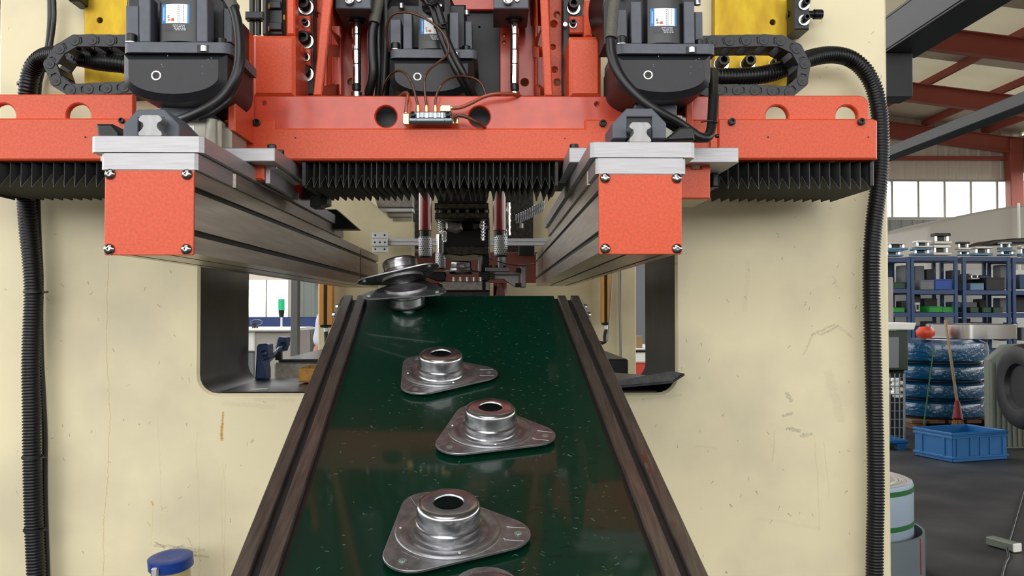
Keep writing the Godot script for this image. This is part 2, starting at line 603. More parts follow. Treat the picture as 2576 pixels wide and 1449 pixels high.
	m = mat("shirt_white", Color(0.80, 0.81, 0.84), 0.8)
	m = mat("trousers_dark", Color(0.07, 0.07, 0.09), 0.8)
	m = mat("trousers_pink", Color(0.62, 0.48, 0.48), 0.8)
	m = mat("hair_black", Color(0.03, 0.027, 0.025), 0.6)
	m = mat("shoe", Color(0.08, 0.08, 0.08), 0.6)
	# conveyor belt with scratches and fine swarf lying on it
	var im := Image.create(768, 1536, false, Image.FORMAT_RGB8)
	im.fill(Color(0.045, 0.20, 0.135))
	var nz := FastNoiseLite.new()
	nz.seed = 5
	nz.frequency = 0.006
	nz.fractal_octaves = 4
	for y in 1536:
		for x in 768:
			var v := clampf(nz.get_noise_2d(x, y * 0.4) * 0.8 + 0.15, 0.0, 1.0)
			im.set_pixel(x, y, Color(0.018, 0.155, 0.105).lerp(Color(0.075, 0.125, 0.085), v * 0.5))
	for i in 1000:
		var x := 40.0 + 700.0 * pow(rng.randf(), 0.8)
		var y := rng.randf() * 1536.0
		var l := rng.randf_range(1.0, 9.0)
		var a := rng.randf_range(-0.6, 0.6)
		var g := rng.randf_range(0.45, 0.95)
		smear(im, x, y, x + l * cos(a), y + l * sin(a), rng.randf_range(0.2, 1.1), Color(g, g * 1.02, g * 0.86, 0.75), i)
	for i in 140:
		var x := 420.0 + 300.0 * rng.randf()
		var y := 700 + rng.randf() * 836.0
		smear(im, x, y, x + rng.randf_range(5, 26), y + rng.randf_range(-4, 4), 1.6, Color(0.02, 0.05, 0.04, 0.7), 3000 + i)
	m = mat("belt_green", Color.WHITE, 0.32)
	m.metallic_specular = 0.2
	m.albedo_texture = ImageTexture.create_from_image(im)
	coat(m, 0.34, 0.06)
	m = mat("belt_edge", Color(0.03, 0.16, 0.11), 0.3)
	# front plate of the press: runs, scuffs and oil marks
	im = Image.create(1536, 1024, false, Image.FORMAT_RGB8)
	nz.frequency = 0.004
	nz.fractal_octaves = 5
	for y in 1024:
		for x in 1536:
			var v := nz.get_noise_2d(x * 0.8, y * 0.7)
			im.set_pixel(x, y, Color(0.865, 0.82, 0.675).lerp(Color(0.78, 0.74, 0.62), clampf(v * 1.3 + 0.25, 0, 1)))
	for i in 420:
		var x := rng.randf() * 1536.0
		var y := rng.randf() * 1024.0
		smear(im, x, y, x + rng.randf_range(-4, 4), y + rng.randf_range(1, 6), rng.randf_range(0.3, 1.2), Color(0.35, 0.32, 0.24, 0.6), 500 + i)
	for d in RUNS:
		smear(im, d[0] * 0.6, d[1] * 0.68, d[2] * 0.6, d[3] * 0.68, d[4], Color(d[5], d[6], d[7], d[8]), int(d[0]) + int(d[1]))
	m = mat("press_front_paint", Color.WHITE, 0.48)
	m.albedo_texture = ImageTexture.create_from_image(im)
	m.texture_repeat = false
	# maker's sticker of the servo motors: blue edges, white middle, small print bars
	im = Image.create(192, 128, false, Image.FORMAT_RGB8)
	im.fill(Color(0.90, 0.91, 0.92))
	im.fill_rect(Rect2i(0, 0, 30, 128), Color(0.10, 0.45, 0.72))
	im.fill_rect(Rect2i(178, 0, 14, 128), Color(0.12, 0.48, 0.72))
	im.fill_rect(Rect2i(128, 4, 3, 122), Color(0.45, 0.47, 0.5))
	im.fill_rect(Rect2i(11, 20, 8, 88), Color(0.62, 0.80, 0.92))
	for i in 9: im.fill_rect(Rect2i(114, 8 + i * 13, 6, 8), Color(0.5, 0.5, 0.52))
	for i in 11: im.fill_rect(Rect2i(150, 8 + i * 10, 5, 7), Color(0.45, 0.45, 0.47))
	im.fill_rect(Rect2i(44, 76, 14, 18), Color(0.12, 0.25, 0.18))
	im.fill_rect(Rect2i(49, 81, 9, 8), Color(0.9, 0.91, 0.92))
	im.fill_rect(Rect2i(72, 96, 18, 20), Color(0.80, 0.22, 0.18))
	im.fill_rect(Rect2i(58, 99, 14, 14), Color(0.80, 0.72, 0.50))
	im.fill_rect(Rect2i(46, 101, 12, 10), Color(0.35, 0.38, 0.30))
	m = mat("sticker", Color.WHITE, 0.35)
	m.albedo_texture = ImageTexture.create_from_image(im)
	im = Image.create(128, 48, false, Image.FORMAT_RGB8)
	im.fill(Color(0.10, 0.10, 0.115))
	for i in 4:
		var x := 50 + i * 5
		while x < 118:
			var w := rng.randi_range(5, 12)
			im.fill_rect(Rect2i(x, 3 + i * 12, w, 7), Color(0.72, 0.73, 0.76))
			x += w + rng.randi_range(2, 5)
	m = mat("print_strip", Color.WHITE, 0.35)
	m.albedo_texture = ImageTexture.create_from_image(im)

# marks on the press front in photograph pixels: x0 y0 x1 y1 half-width r g b strength
const RUNS := [
	[275, 650, 283, 1449, 0.8, 0.72, 0.60, 0.36, 0.8], [500, 1080, 512, 1449, 0.7, 0.76, 0.68, 0.50, 0.6], [562, 1030, 561, 1072, 1.2, 0.66, 0.46, 0.16, 0.95], [561, 1060, 561, 1100, 2.2, 0.66, 0.46, 0.16, 0.95], [562, 1035, 561, 1100, 1.2, 0.72, 0.52, 0.20, 0.9],
	[570, 1160, 572, 1449, 0.9, 0.74, 0.66, 0.48, 0.55], [562, 1160, 568, 1449, 0.6, 0.74, 0.66, 0.48, 0.5], [400, 1040, 402, 1330, 0.6, 0.76, 0.70, 0.54, 0.45],
	[388, 1252, 393, 1262, 2.2, 0.72, 0.56, 0.26, 0.9], [392, 1262, 390, 1360, 0.5, 0.78, 0.68, 0.48, 0.6], [395, 1360, 520, 1372, 3.0, 0.55, 0.50, 0.40, 0.35],
	[420, 1380, 530, 1385, 2.5, 0.45, 0.42, 0.36, 0.35], [450, 1365, 500, 1380, 2.0, 0.35, 0.33, 0.30, 0.4], [2040, 840, 2100, 812, 2.5, 0.62, 0.58, 0.48, 0.5],
	[2020, 890, 2045, 835, 2.0, 0.66, 0.62, 0.50, 0.45], [2060, 840, 2110, 815, 2.2, 0.58, 0.55, 0.46, 0.55], [1975, 985, 1990, 1008, 3.6, 0.56, 0.54, 0.48, 0.55],
	[1965, 1045, 1990, 1035, 3.0, 0.55, 0.53, 0.47, 0.55], [1975, 1075, 2010, 1082, 3.5, 0.52, 0.50, 0.45, 0.55], [2010, 1095, 2040, 1088, 3.5, 0.58, 0.55, 0.48, 0.5],
	[2045, 1090, 2060, 1330, 1.0, 0.74, 0.68, 0.48, 0.55], [2070, 1110, 2085, 1250, 0.9, 0.74, 0.68, 0.48, 0.5], [1945, 1080, 1943, 1160, 0.6, 0.60, 0.57, 0.46, 0.5],
	[2080, 930, 2110, 1060, 9.0, 0.74, 0.70, 0.57, 0.30], [2110, 820, 2150, 850, 3.0, 0.72, 0.68, 0.55, 0.35], [1880, 650, 1870, 780, 5.0, 0.80, 0.77, 0.65, 0.35],
	[560, 1010, 690, 1020, 5.0, 0.72, 0.68, 0.56, 0.2], [640, 1000, 740, 1005, 4.0, 0.70, 0.66, 0.54, 0.2], [396, 1352, 420, 1368, 1.5, 0.30, 0.28, 0.22, 0.45], [430, 1372, 470, 1360, 1.2, 0.30, 0.28, 0.22, 0.45], [470, 1375, 500, 1388, 1.8, 0.35, 0.33, 0.28, 0.4], [478, 1342, 488, 1362, 0.8, 0.30, 0.28, 0.22, 0.4], [505, 1366, 506, 1392, 1.0, 0.62, 0.54, 0.30, 0.5], [1620, 1000, 1710, 990, 3.0, 0.70, 0.66, 0.54, 0.35],
	[2095, 690, 2110, 720, 3.0, 0.76, 0.72, 0.60, 0.4], [1740, 1120, 1800, 1125, 2.0, 0.74, 0.69, 0.54, 0.35], [1900, 1300, 2060, 1330, 4.0, 0.80, 0.75, 0.60, 0.2],
]

# ---------- the hall ----------
const YW := 6.39 + 1.45
func roof_y(x: float) -> float:
	return YW + 0.12 * (19.5 - x) if x > -6.0 else YW + 0.12 * 25.5 + 0.12 * (x + 6.0)

# upright corrugated sheet in the plane z (or x when turned), ribs standing proud to the inside
func corrugated(b: MB, x0: float, x1: float, y0: float, y1f: Callable, z: float, pitch: float) -> void:
	var x := x0
	while x < x1 - 1e-4:
		var w := minf(pitch, x1 - x)
		var s := [[0.0, 0.0], [0.62, 0.0], [0.70, 0.035], [0.92, 0.035], [1.0, 0.0]]
		for i in 4:
			var xa: float = x + w * s[i][0]
			var xb: float = x + w * s[i + 1][0]
			var za: float = z + s[i][1]
			var zb: float = z + s[i + 1][1]
			var nn := Vector3(za - zb, 0, xb - xa).normalized()
			b.quad(Vector3(xa, y0, za), Vector3(xb, y0, zb), Vector3(xb, y1f.call(xb), zb), Vector3(xa, y1f.call(xa), za), nn)
		x += w

func hall() -> void:
	var b := MB.new()
	b.box(Vector3(2.5, -0.1, -12), Vector3(37, 0.2, 46), 0)
	struct("floor", b, "concrete", "dark worn concrete workshop floor")
	# far gable wall: parapet, ground windows, clerestory band
	var zr := -34.0
	var w := thing("wall_back", "far corrugated gable wall with blue dado and window bands", "", Vector3(2.5, 0, zr))
	w.set_meta("kind", "structure")
	var open_x := [[-16.0, -12.4], [-10.85, -7.55], [-2.0, 2.6], [7.0, 11.0]]
	var y_b := 1.15
	var y_t := 2.52
	b = MB.new()
	b.box(Vector3(2, y_b / 2, zr - 0.12), Vector3(36, y_b, 0.24))
	part("dado", b, "wall_blue", w)
	b = MB.new()
	var px0 := -16.0
	for o in open_x:
		if o[0] > px0: b.box(Vector3((px0 + o[0]) / 2, (y_b + y_t) / 2, zr - 0.12), Vector3(o[0] - px0, y_t - y_b, 0.24))
		px0 = o[1]
	b.box(Vector3((px0 + 20) / 2, (y_b + y_t) / 2, zr - 0.12), Vector3(20 - px0, y_t - y_b, 0.24))
	b.box(Vector3(2, (y_t + 4.85) / 2, zr - 0.12), Vector3(36, 4.85 - y_t, 0.24))
	part("wall_panel", b, "wall_sheet", w)
	b = MB.new()
	corrugated(b, -16, 20, 6.3, func(x): return roof_y(x) + 0.35, zr, 0.42)
	part("corrugated_sheet", b, "wall_sheet", w)
	b = MB.new()
	corrugated(b, -7.2, 20, y_t + 0.05, func(_x): return 4.8, zr + 0.02, 0.42)
	corrugated(b, -7.4, -2.0, y_b, func(_x): return y_t, zr + 0.02, 0.42)
	part("corrugated_sheet", b, "wall_sheet_low", w)
	b = MB.new()
	b.box(Vector3(2, 7.1, zr + 0.14), Vector3(36, 0.14, 0.2), 0.01)
	b.box(Vector3(2, 2.4, zr + 0.1), Vector3(17, 0.12, 0.14), 0.01)
	part("wall_rail", b, "rafter_red", w)
	b = MB.new()
	b.box(Vector3(19.5, 3.9, zr + 0.3), Vector3(0.5, 7.8, 0.4), 0.02)
	part("wall_column", b, "rafter_red", w)
	# the clerestory: bars between bright panes
	var n := 1
	var wd := thing("window_1", "long bright clerestory window high on the far wall", "", Vector3(2, 4.85, zr))
	wd.set_meta("kind", "structure")
	for i in 37:
		var x := -16.0 + i
		b = MB.new()
		b.box(Vector3(x, 5.57, zr), Vector3(0.07, 1.44, 0.08), 0.005)
		part("mullion", b, "window_frame", wd)
		if i < 36:
			b = MB.new()
			b.box(Vector3(x + 0.5, 5.57, zr - 0.02), Vector3(0.93, 1.44, 0.008))
			part("pane", b, "glass", wd)
	b = MB.new()
	b.box(Vector3(2, 4.87, zr), Vector3(36, 0.07, 0.1), 0.005)
	b.box(Vector3(2, 6.28, zr), Vector3(36, 0.07, 0.1), 0.005)
	part("window_frame", b, "window_frame", wd)
	for o in open_x:
		n += 1
		wd = thing("window_%d" % n, "bright ground-level window in the far wall", "", Vector3((o[0] + o[1]) / 2, y_b, zr))
		wd.set_meta("kind", "structure")
		var m := int(round((o[1] - o[0]) / 0.77))
		for i in m + 1:
			b = MB.new()
			b.box(Vector3(lerpf(o[0], o[1], float(i) / m), (y_b + y_t) / 2, zr), Vector3(0.05, y_t - y_b, 0.08), 0.005)
			part("mullion", b, "window_frame", wd)
			if i < m:
				b = MB.new()
				b.box(Vector3(lerpf(o[0], o[1], (i + 0.5) / m), (y_b + y_t) / 2, zr - 0.02), Vector3((o[1] - o[0]) / m - 0.05, y_t - y_b, 0.008))
				part("pane", b, "glass", wd)
	# grey-green bushes outside the left ground window
	# side walls with window bands
	for s in [-1, 1]:
		var x: float = -16.1 if s < 0 else 20.1
		var sw := thing("wall_left" if s < 0 else "wall_right", "long side wall of the hall with a window band", "", Vector3(x, 0, -12))
		sw.set_meta("kind", "structure")
		b = MB.new()
		b.box(Vector3(x, 1.5, -12), Vector3(0.2, 3.0, 46))
		b.box(Vector3(x, 7.3, -12), Vector3(0.2, 1.4, 46))
		part("wall_panel", b, "wall_sheet", sw)
		n += 1
		wd = thing("window_%d" % n, "band of windows in the long side wall", "", Vector3(x, 3.0, -12))
		wd.set_meta("kind", "structure")
		for i in 24:
			b = MB.new()
			b.box(Vector3(x, 4.8, -35 + i * 2.0), Vector3(0.1, 3.6, 0.08))
			part("mullion", b, "window_frame", wd)
	# front wall behind the photographer: high glazing over a solid wall, tall gateway at the left
	var fz := 11.0
	var fw := thing("wall_front", "front wall behind the photographer with high glazing", "", Vector3(2, 0, fz))
	fw.set_meta("kind", "structure")
	b = MB.new()
	b.box(Vector3(-12.5, 1.45, fz), Vector3(7, 2.9, 0.2))
	b.box(Vector3(8, 1.45, fz), Vector3(24, 2.9, 0.2))
	b.box(Vector3(2, 9.3, fz), Vector3(36, 3.6, 0.2))
	part("wall_panel", b, "wall_sheet", fw)
	n += 1
	wd = thing("window_%d" % n, "tall band of front glazing above a gateway", "", Vector3(2, 2.9, fz))
	wd.set_meta("kind", "structure")
	for i in 19:
		b = MB.new()
		b.box(Vector3(-16.0 + i * 2.0, 5.2, fz), Vector3(0.1, 4.6, 0.1))
		part("mullion", b, "window_frame", wd)
	# roof: sheets, clear strips overhead, translucent sheets farther back, rafters and purlins
	var c := thing("ceiling", "pitched sheet roof on red rafters and purlins", "", Vector3(2, YW, -12))
	c.set_meta("kind", "structure")
	var strips := [[-16.0, -6.0], [-6.0, 2.0], [2.0, 8.5], [8.5, 14.0], [14.0, 20.2]]
	for si in strips.size():
		var s: Array = strips[si]
		for zi in 10:
			var z0 := -34.2 + zi * 4.56
			var z1 := z0 + 4.56
			var clear := si == 1 and (zi < 6 or zi > 7)
			if clear:
				continue
			var lightp := (si == 2 or si == 4 or si == 3) and (zi == 1 or zi == 2 or zi == 3)
			b = MB.new()
			var pa := Vector3(s[0], roof_y(s[0]) + 0.32, z0)
			var pb := Vector3(s[1], roof_y(s[1]) + 0.32, z0)
			var dz := Vector3(0, 0, z1 - z0)
			var up := Vector3(0, 0.04, 0)
			if lightp:
				b.quad(pa, pb, pb + dz * 0.6, pa + dz * 0.6, Vector3.DOWN)
				part("roof_light", b, "roof_light_sheet", c)
				b = MB.new()
				b.quad(pa + dz * 0.6, pb + dz * 0.6, pb + dz, pa + dz, Vector3.DOWN)
				b.quad(pa + dz * 0.6 + up, pb + dz * 0.6 + up, pb + dz + up, pa + dz + up, Vector3.UP)
			else:
				b.quad(pa, pb, pb + dz, pa + dz, Vector3.DOWN)
				b.quad(pa + up, pb + up, pb + dz + up, pa + dz + up, Vector3.UP)
			part("roof_sheet", b, "roof_sheet", c)
	for z in [-33.6, -28.5, -23.5, -18.4, -13.2, -8.0, -2.8, 2.4, 7.6]:
		for half in [[-16.0, -6.0], [-6.0, 20.0]]:
			b = MB.new()
			var xm: float = (half[0] + half[1]) / 2
			var ym: float = (roof_y(half[0]) + roof_y(half[1])) / 2
			var ang := atan2(roof_y(half[1]) - roof_y(half[0]), half[1] - half[0])
			var bs := Basis(Vector3.BACK, ang)
			var L: float = (half[1] - half[0]) / cos(ang)
			for k in [[0.02, 0.28, 0.02], [0.25, 0.0, 0.0], [0.25, 0.0, 0.56]]:
				b.box(Vector3(xm, ym - 0.3, z) + bs * Vector3(0, k[2] - 0.28 if k[0] == 0.25 else 0.0, 0), Vector3(L, 0.56 if k[0] == 0.02 else 0.03, k[0]), 0, bs)
			part("rafter", b, "rafter_red", c)
	for x in [-14.0, -10.0, -6.0, -2.0, 1.2, 4.4, 7.0, 9.3, 11.6, 13.9, 16.2, 18.5]:
		b = MB.new()
		b.box(Vector3(x, roof_y(x) + 0.18, -12), Vector3(0.09, 0.24, 46), 0.01)
		part("purlin", b, "rafter_red", c)
	# dark crane girders running along the hall
	b = MB.new()
	b.box(Vector3(4.2, 4.24, -0.7), Vector3(0.05, 0.33, 17.4), 0.004)
	b.box(Vector3(4.2, 4.08, -0.7), Vector3(0.4, 0.03, 17.4), 0.004)
	b.box(Vector3(4.2, 4.42, -0.7), Vector3(0.4, 0.03, 17.4), 0.004)
	b.box(Vector3(4.0, 4.24, -0.7), Vector3(0.02, 0.31, 17.4), 0.004)
	b.box(Vector3(4.15, 3.86, -9.35), Vector3(0.28, 0.5, 0.3), 0.01)
	for z in [-7.5, -2.0, 4.0]: b.box(Vector3(4.2, 7.0, z), Vector3(0.12, 5.3, 0.12), 0.01)
	solo("crane_girder", b, "girder_dark", "broad dark crane runway girder high at upper right, larger of two dark overhead beams", "girder")
	b = MB.new()
	b.box(Vector3(6.0, 3.79, -11), Vector3(0.24, 0.15, 38), 0.01)
	for z in [-8.0, -2.0, 4.0]: b.box(Vector3(6.0, 6.7, z), Vector3(0.06, 5.6, 0.06), 0.01)
	solo("overhead_beam", b, "girder_dark", "slim grey-green overhead beam crossing in front of the red rafters", "beam")

# ---------- the press ----------
const ZP := 1.80
func press() -> void:
	var t := thing("stamping_press", "large cream-painted stamping press frame with dark rectangular side opening", "press", Vector3(-0.08, 0, -2.2))
	var win := rrect(P2(505, 420, ZP), P2(1700, 988, ZP), S(46, ZP))
	var b := MB.new()
	var o := P2(20, -1700, ZP)
	var q := P2(2230, 0, ZP)
	b.prism([Vector2(o.x, 0.02), Vector2(q.x, 0.02), Vector2(q.x, o.y), Vector2(o.x, o.y)], -ZP, -ZP - 0.006, 0.005, [win])
	var uv0 := P2(0, 0, ZP)
	var uv1 := P2(2560, 1506, ZP)
	part("front_plate", b, "press_front_paint", t, Rect2(uv0.x, uv0.y, uv1.x - uv0.x, uv0.y - uv1.y))
	# dark lining of the opening, 0.36 deep, with the flame-cut back edge
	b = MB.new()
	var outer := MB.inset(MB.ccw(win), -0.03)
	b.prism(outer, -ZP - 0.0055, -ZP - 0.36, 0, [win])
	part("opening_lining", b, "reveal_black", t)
	b = MB.new()
	var sl := P2(552, 987.6, ZP)
	var sr := P2(1654, 987.6, ZP)
	b.box(Vector3((sl.x + sr.x) / 2, sl.y, -ZP - 0.18), Vector3(sr.x - sl.x, 0.002, 0.34))
	part("oily_sill", b, "die_black", t)
	b = MB.new()
	b.box(Vector3((o.x + q.x) / 2, 0.6, -ZP - 0.2), Vector3(q.x - o.x - 0.06, 1.15, 0.33))
	part("frame_base", b, "cream_paint", t)
	b = MB.new()
	b.box(Vector3(-0.07, 2.95, -1.99), Vector3(1.68, 0.9, 0.3), 0.01)
	part("crown", b, "cream_paint", t)
	# far side plate with its own opening
	var z := 3.3
	b = MB.new()
	b.prism(px_poly([800, 380, 870, 445, 925, 500, 990, 557, 1040, 557, 1040, 660, 1000, 660, 1000, 712, 1385, 712, 1385, 560, 1440, 500, 1500, 440, 1560, 380, 1600, 380, 1600, 1750, 800, 1750], z), -z, -z - 0.05, 0.004)
	part("far_plate", b, "cream_paint", t)
	b = MB.new()
	block(b, 900, 300, 1500, 655, 3.85, 0.04)
	part("far_inner_plate", b, "cream_paint", t)
	b = MB.new()
	block(b, 1270, 300, 1342, 655, 3.80, 0.04)
	part("inner_column", b, "die_steel", t)
	b = MB.new()
	block(b, 1000, 300, 1064, 655, 3.80, 0.04)
	part("inner_column", b, "die_steel", t)
	b = MB.new()
	b.box(Vector3(-0.03, 2.6, -2.62), Vector3(0.66, 1.5, 0.65), 0.01)
	part("press_ram", b, "motor_black", t)
	# bolster with grey front and dark oily top
	b = MB.new()
	block(b, 690, 912, 1580, 1000, 2.3, 0.62, 0.004)
	part("bolster", b, "die_light", t)
	b = MB.new()
	block(b, 700, 904, 1578, 911, 2.305, 0.6, 0.002)
	part("bolster_top", b, "die_black", t)
	b = MB.new()
	block(b, 1440, 905, 1580.5, 952, 2.297, 0.012, 0.002)
	part("bolster_cover", b, "die_black", t)
	# grey upright between the openings
	b = MB.new()
	block(b, 732, 640, 748, 905, 3.0, 0.04)
	part("upright", b, "steel_grey_paint", t)

# ---------- the red gantry ----------
const ZG := 1.55
func gantry() -> void:
	var t := thing("transfer_gantry", "red-painted transfer gantry crossbeam bolted across the cream press", "gantry", P(1100, 340, ZG + 0.1))
	var R := "red_paint"
	plate("front_cover", [-160, 297, 338, 297, 338, 403, -160, 403], ZG, 0.16, 0.003, R, t)
	plate("front_cover", [560, 300, 691, 300, 691, 322, 1472, 322, 1472, 300, 1800, 300, 1800, 402, 560, 403], ZG, 0.16, 0.003, R, t)
	plate("front_cover", [1806, 298, 2196, 298, 2208, 303, 2208, 401, 1806, 401], ZG - 0.004, 0.165, 0.003, R, t)
	slab("cover_core", 338, 300, 560, 398, ZG + 0.02, 0.12, 0.002, R, t)
	var holes := [[197, 290, 30], [8, 290, 30]]
	plate("lug_plate", [-160, 237, 335, 237, 335, 330, -160, 330], ZG + 0.012, 0.014, 0.002, R, t, holes)
	plate("lug_plate", [1805, 240, 2160, 240, 2174, 243, 2183, 252, 2186, 268, 2186, 330, 1805, 330], ZG + 0.012, 0.014, 0.002, R, t, [[1955, 293, 29], [2131, 293, 29]])
	plate("web_plate", [575, 240, 1805, 242, 1805, 350, 575, 350], ZG + 0.012, 0.014, 0.002, "red_cast", t, [[971, 293, 27], [1206, 294, 27], [664, 260, 5], [1502, 262, 5]])
	# upright boxes and their folded flaps
	plate("upright_box", [635, 88, 742, 88, 742, 242, 635, 242], ZG + 0.008, 0.13, 0.006, R, t)
	plate("upright_box", [1432, 91, 1512, 91, 1512, 243, 1432, 243], ZG + 0.008, 0.13, 0.006, R, t)
	plate("side_flap", [742, 96, 760, 112, 760, 131, 742, 131], ZG + 0.06, 0.004, 0.001, R, t)
	# black guide bars with their big screws and red tabs
	slab("guide_bar", 744, -440, 790, 238, 1.67, 0.04, 0.002, "black_plastic", t)
	slab("guide_bar", 1415, -440, 1470, 240, 1.67, 0.04, 0.002, "black_plastic", t)
	for p in [[768, 15, 17], [768, 100, 17], [768, 183, 17], [1441, 17, 15]]:
		washer(P(p[0] + 2, p[1] + 4, 1.668), S(p[2] * 1.12, 1.668), t)
		bolt(P(p[0], p[1], 1.668), Vector3.BACK, S(p[2] - 1, 1.66), 0.022, t, "black_steel", "cap_screw")
	for r in [[744, 38, 781, 81], [744, 122, 781, 165], [1432, 40, 1468, 84], [1432, 120, 1468, 160]]:
		slab("red_tab", r[0], r[1], r[2], r[3], 1.655, 0.012, 0.002, R, t)
	for p in [[769, 58], [769, 143], [1441, 60]]:
		washer(P(p[0] + 1, p[1] + 2, 1.654), S(10, 1.65), t)
		bolt(P(p[0], p[1], 1.654), Vector3.BACK, S(8, 1.65), 0.014, t, "black_steel", "cap_screw")
	washer(P(1422, 62, 1.66), S(6, 1.65), t)
	# pierced strips, slanting ribs, back plates
	plate("pierced_strip", [780, -440, 822, -440, 822, 242, 780, 242], 1.70, 0.012, 0.001, R, t, [[799, 37, 7]])
	plate("pierced_strip", [1376, -440, 1419, -440, 1419, 242, 1384, 242], 1.70, 0.012, 0.001, R, t, [[1401, 37, 8], [1393, 60, 9], [1391, 118, 7], [1395, 175, 8], [1402, 207, 9]])
	plate("slanting_rib", [858, -440, 882, -440, 809, 240, 787, 240], 1.58, 0.012, 0.002, R, t)
	plate("slanting_rib", [1340, -440, 1360, -440, 1391, 241, 1370, 241], 1.58, 0.012, 0.002, R, t)
	for s in [[838, 808, 866, 852], [1361, 1371, 1338, 1356]]:
		var a := P(s[0], -60, 1.60)
		var b0 := P(s[1], 240, 1.60)
		var d := P(s[2], -60, 1.76)
		var e := P(s[3], 240, 1.76)
		var b := MB.new()
		var nn := (d - a).cross(b0 - a).normalized()
		# gusset web with an oval cut-out: upper and lower bands joined by a diagonal
		for k in [[0.0, 0.42], [0.60, 0.68], [0.94, 1.0]]:
			b.quad(a.lerp(b0, k[0]), d.lerp(e, k[0] * 0.96), d.lerp(e, k[1]), a.lerp(b0, k[1]), nn)
			b.quad(a.lerp(b0, k[0]) + nn * 0.008, d.lerp(e, k[0] * 0.96) + nn * 0.008, d.lerp(e, k[1]) + nn * 0.008, a.lerp(b0, k[1]) + nn * 0.008, -nn)
		b.quad(a.lerp(b0, 0.42), a.lerp(d, 0.2).lerp(b0.lerp(e, 0.2), 0.42), d.lerp(e, 0.62), d.lerp(e, 0.52), nn)
		part("gusset", b, R, t)
	slab("back_plate", 795, -440, 836, 242, 1.778, 0.01, 0.001, "red_cast", t)
	slab("back_plate", 1352, -440, 1400, 242, 1.778, 0.01, 0.001, "red_cast", t)
	slab("web_core", 900, 246, 1290, 330, 1.60, 0.05, 0.002, "slot_black", t)
	slab("head_guard", 575, -1000, 1560, -95, 1.745, 0.03, 0.003, "motor_black", t)
	slab("back_plate", 836, -440, 955, 242, 1.76, 0.012, 0.001, "red_cast", t, [[884, 206, 9]])
	slab("back_plate", 1258, -440, 1352, 242, 1.76, 0.012, 0.001, "red_cast", t, [[1320, 207, 10], [1268, 88, 4], [1268, 106, 4]])
	slab("weld_bead", 850, -440, 862, 242, 1.745, 0.014, 0.003, "red_cast", t)
	slab("weld_bead", 1343, -440, 1351, 242, 1.745, 0.014, 0.003, "red_cast", t)
	slab("cross_tie", 940, -440, 1262, 25, 1.772, 0.012, 0.002, "red_cast", t)
	slab("hub_plate", 950, 26, 1258, 242, 1.786, 0.008, 0.001, "motor_black", t, [[1206, 68, 2]])
	# small screws and drilled holes on the covers
	for p in [[647, 309, 9, ZG], [1516, 311, 9, ZG], [1840, 307, 9, ZG - 0.004], [2165, 307, 9, ZG - 0.004], [307, 304, 7, ZG]]:
		bolt(P(p[0], p[1], p[3]), Vector3.BACK, S(p[2], ZG), 0.006, t, "black_steel", "cover_screw")
	for p in [[743, 347, 2, ZG], [1421, 348, 2, ZG], [215, 345, 2.5, ZG], [1932, 345, 2.5, ZG - 0.004], [2184, 345, 2, ZG - 0.004]]:
		bolt(P(p[0], p[1], p[3]) + Vector3(0, 0, -0.0002), Vector3.BACK, S(p[2], ZG), 0.0008, t, "slot_black", "drilled_hole")
	# right-hand narrow cover strip and white end edge
	slab("cover_strip", 1787, 296, 1805, 372, ZG - 0.006, 0.01, 0.001, R, t)
	# yellow-painted mounting plates on the press
	for s in [[[212, -80, 384, 236], [[251, 51, 7]]], [[1797, -80, 1983, 237], [[1944, 56, 7]]]]:
		var r: Array = s[0]
		var y := MB.new()
		var hs := []
		for h in s[1]: hs.append(circle(P2(h[0], h[1], 1.775), S(h[2], 1.775)))
		y.prism(px_poly([r[0], r[1], r[2], r[1], r[2], r[3], r[0], r[3]], 1.775), -1.775, -1.799, 0.001, hs)
		var yt := thing("mounting_plate", "yellow scuffed steel plate behind the left cable chain" if r[0] < 500 else "yellow scuffed steel plate behind the right cable chain, with socket screws", "plate", P((r[0] + r[2]) / 2.0, r[3], 1.785), "yellow mounting plates on the press")
		part("plate_body", y, "yellow_plate", yt)
		if r[0] > 500:
			for p in [[1812, 160], [1878, 160], [1950, 162]]:
				washer(P(p[0] + 2, p[1] + 3, 1.775), S(19, 1.775), yt)
				bolt(P(p[0], p[1], 1.773), Vector3.BACK, S(15, 1.77), 0.03, yt, "black_steel", "cap_screw")
	# black clamp beside the right yellow plate
	var c := thing("clamp_block", "black clamp block with two socket screws beside right yellow plate", "clamp", P(2018, 75, 1.75))
	slab("clamp_body", 1998, -20, 2036, 74, 1.73, 0.065, 0.002, "black_plastic", c)
	for p in [[2023, 10], [2023, 49]]:
		washer(P(p[0] - 1, p[1] + 2, 1.729), S(14, 1.73), c)
		bolt(P(p[0], p[1], 1.728), Vector3.BACK, S(9, 1.73), 0.018, c, "black_steel", "cap_screw")
	var b2 := MB.new()
	b2.cyl(P(2030, 36, 1.765), P(2050, 36, 1.765), S(9, 1.76), 16)
	b2.cyl(P(1980, 36, 1.765), P(2004, 36, 1.765), S(8, 1.76), 16)
	part("set_screw", b2, "black_steel", c)
	bolt(P(2047, 36, 1.765), Vector3.RIGHT, S(12.5, 1.765), 0.017, c, "black_steel", "screw_head")
	b2 = MB.new()
	block(b2, 172, -40, 202, 3, 1.74, 0.05, 0.002)
	solo("stop_block", b2, "black_plastic", "small black block at top edge left of the left yellow plate", "block")
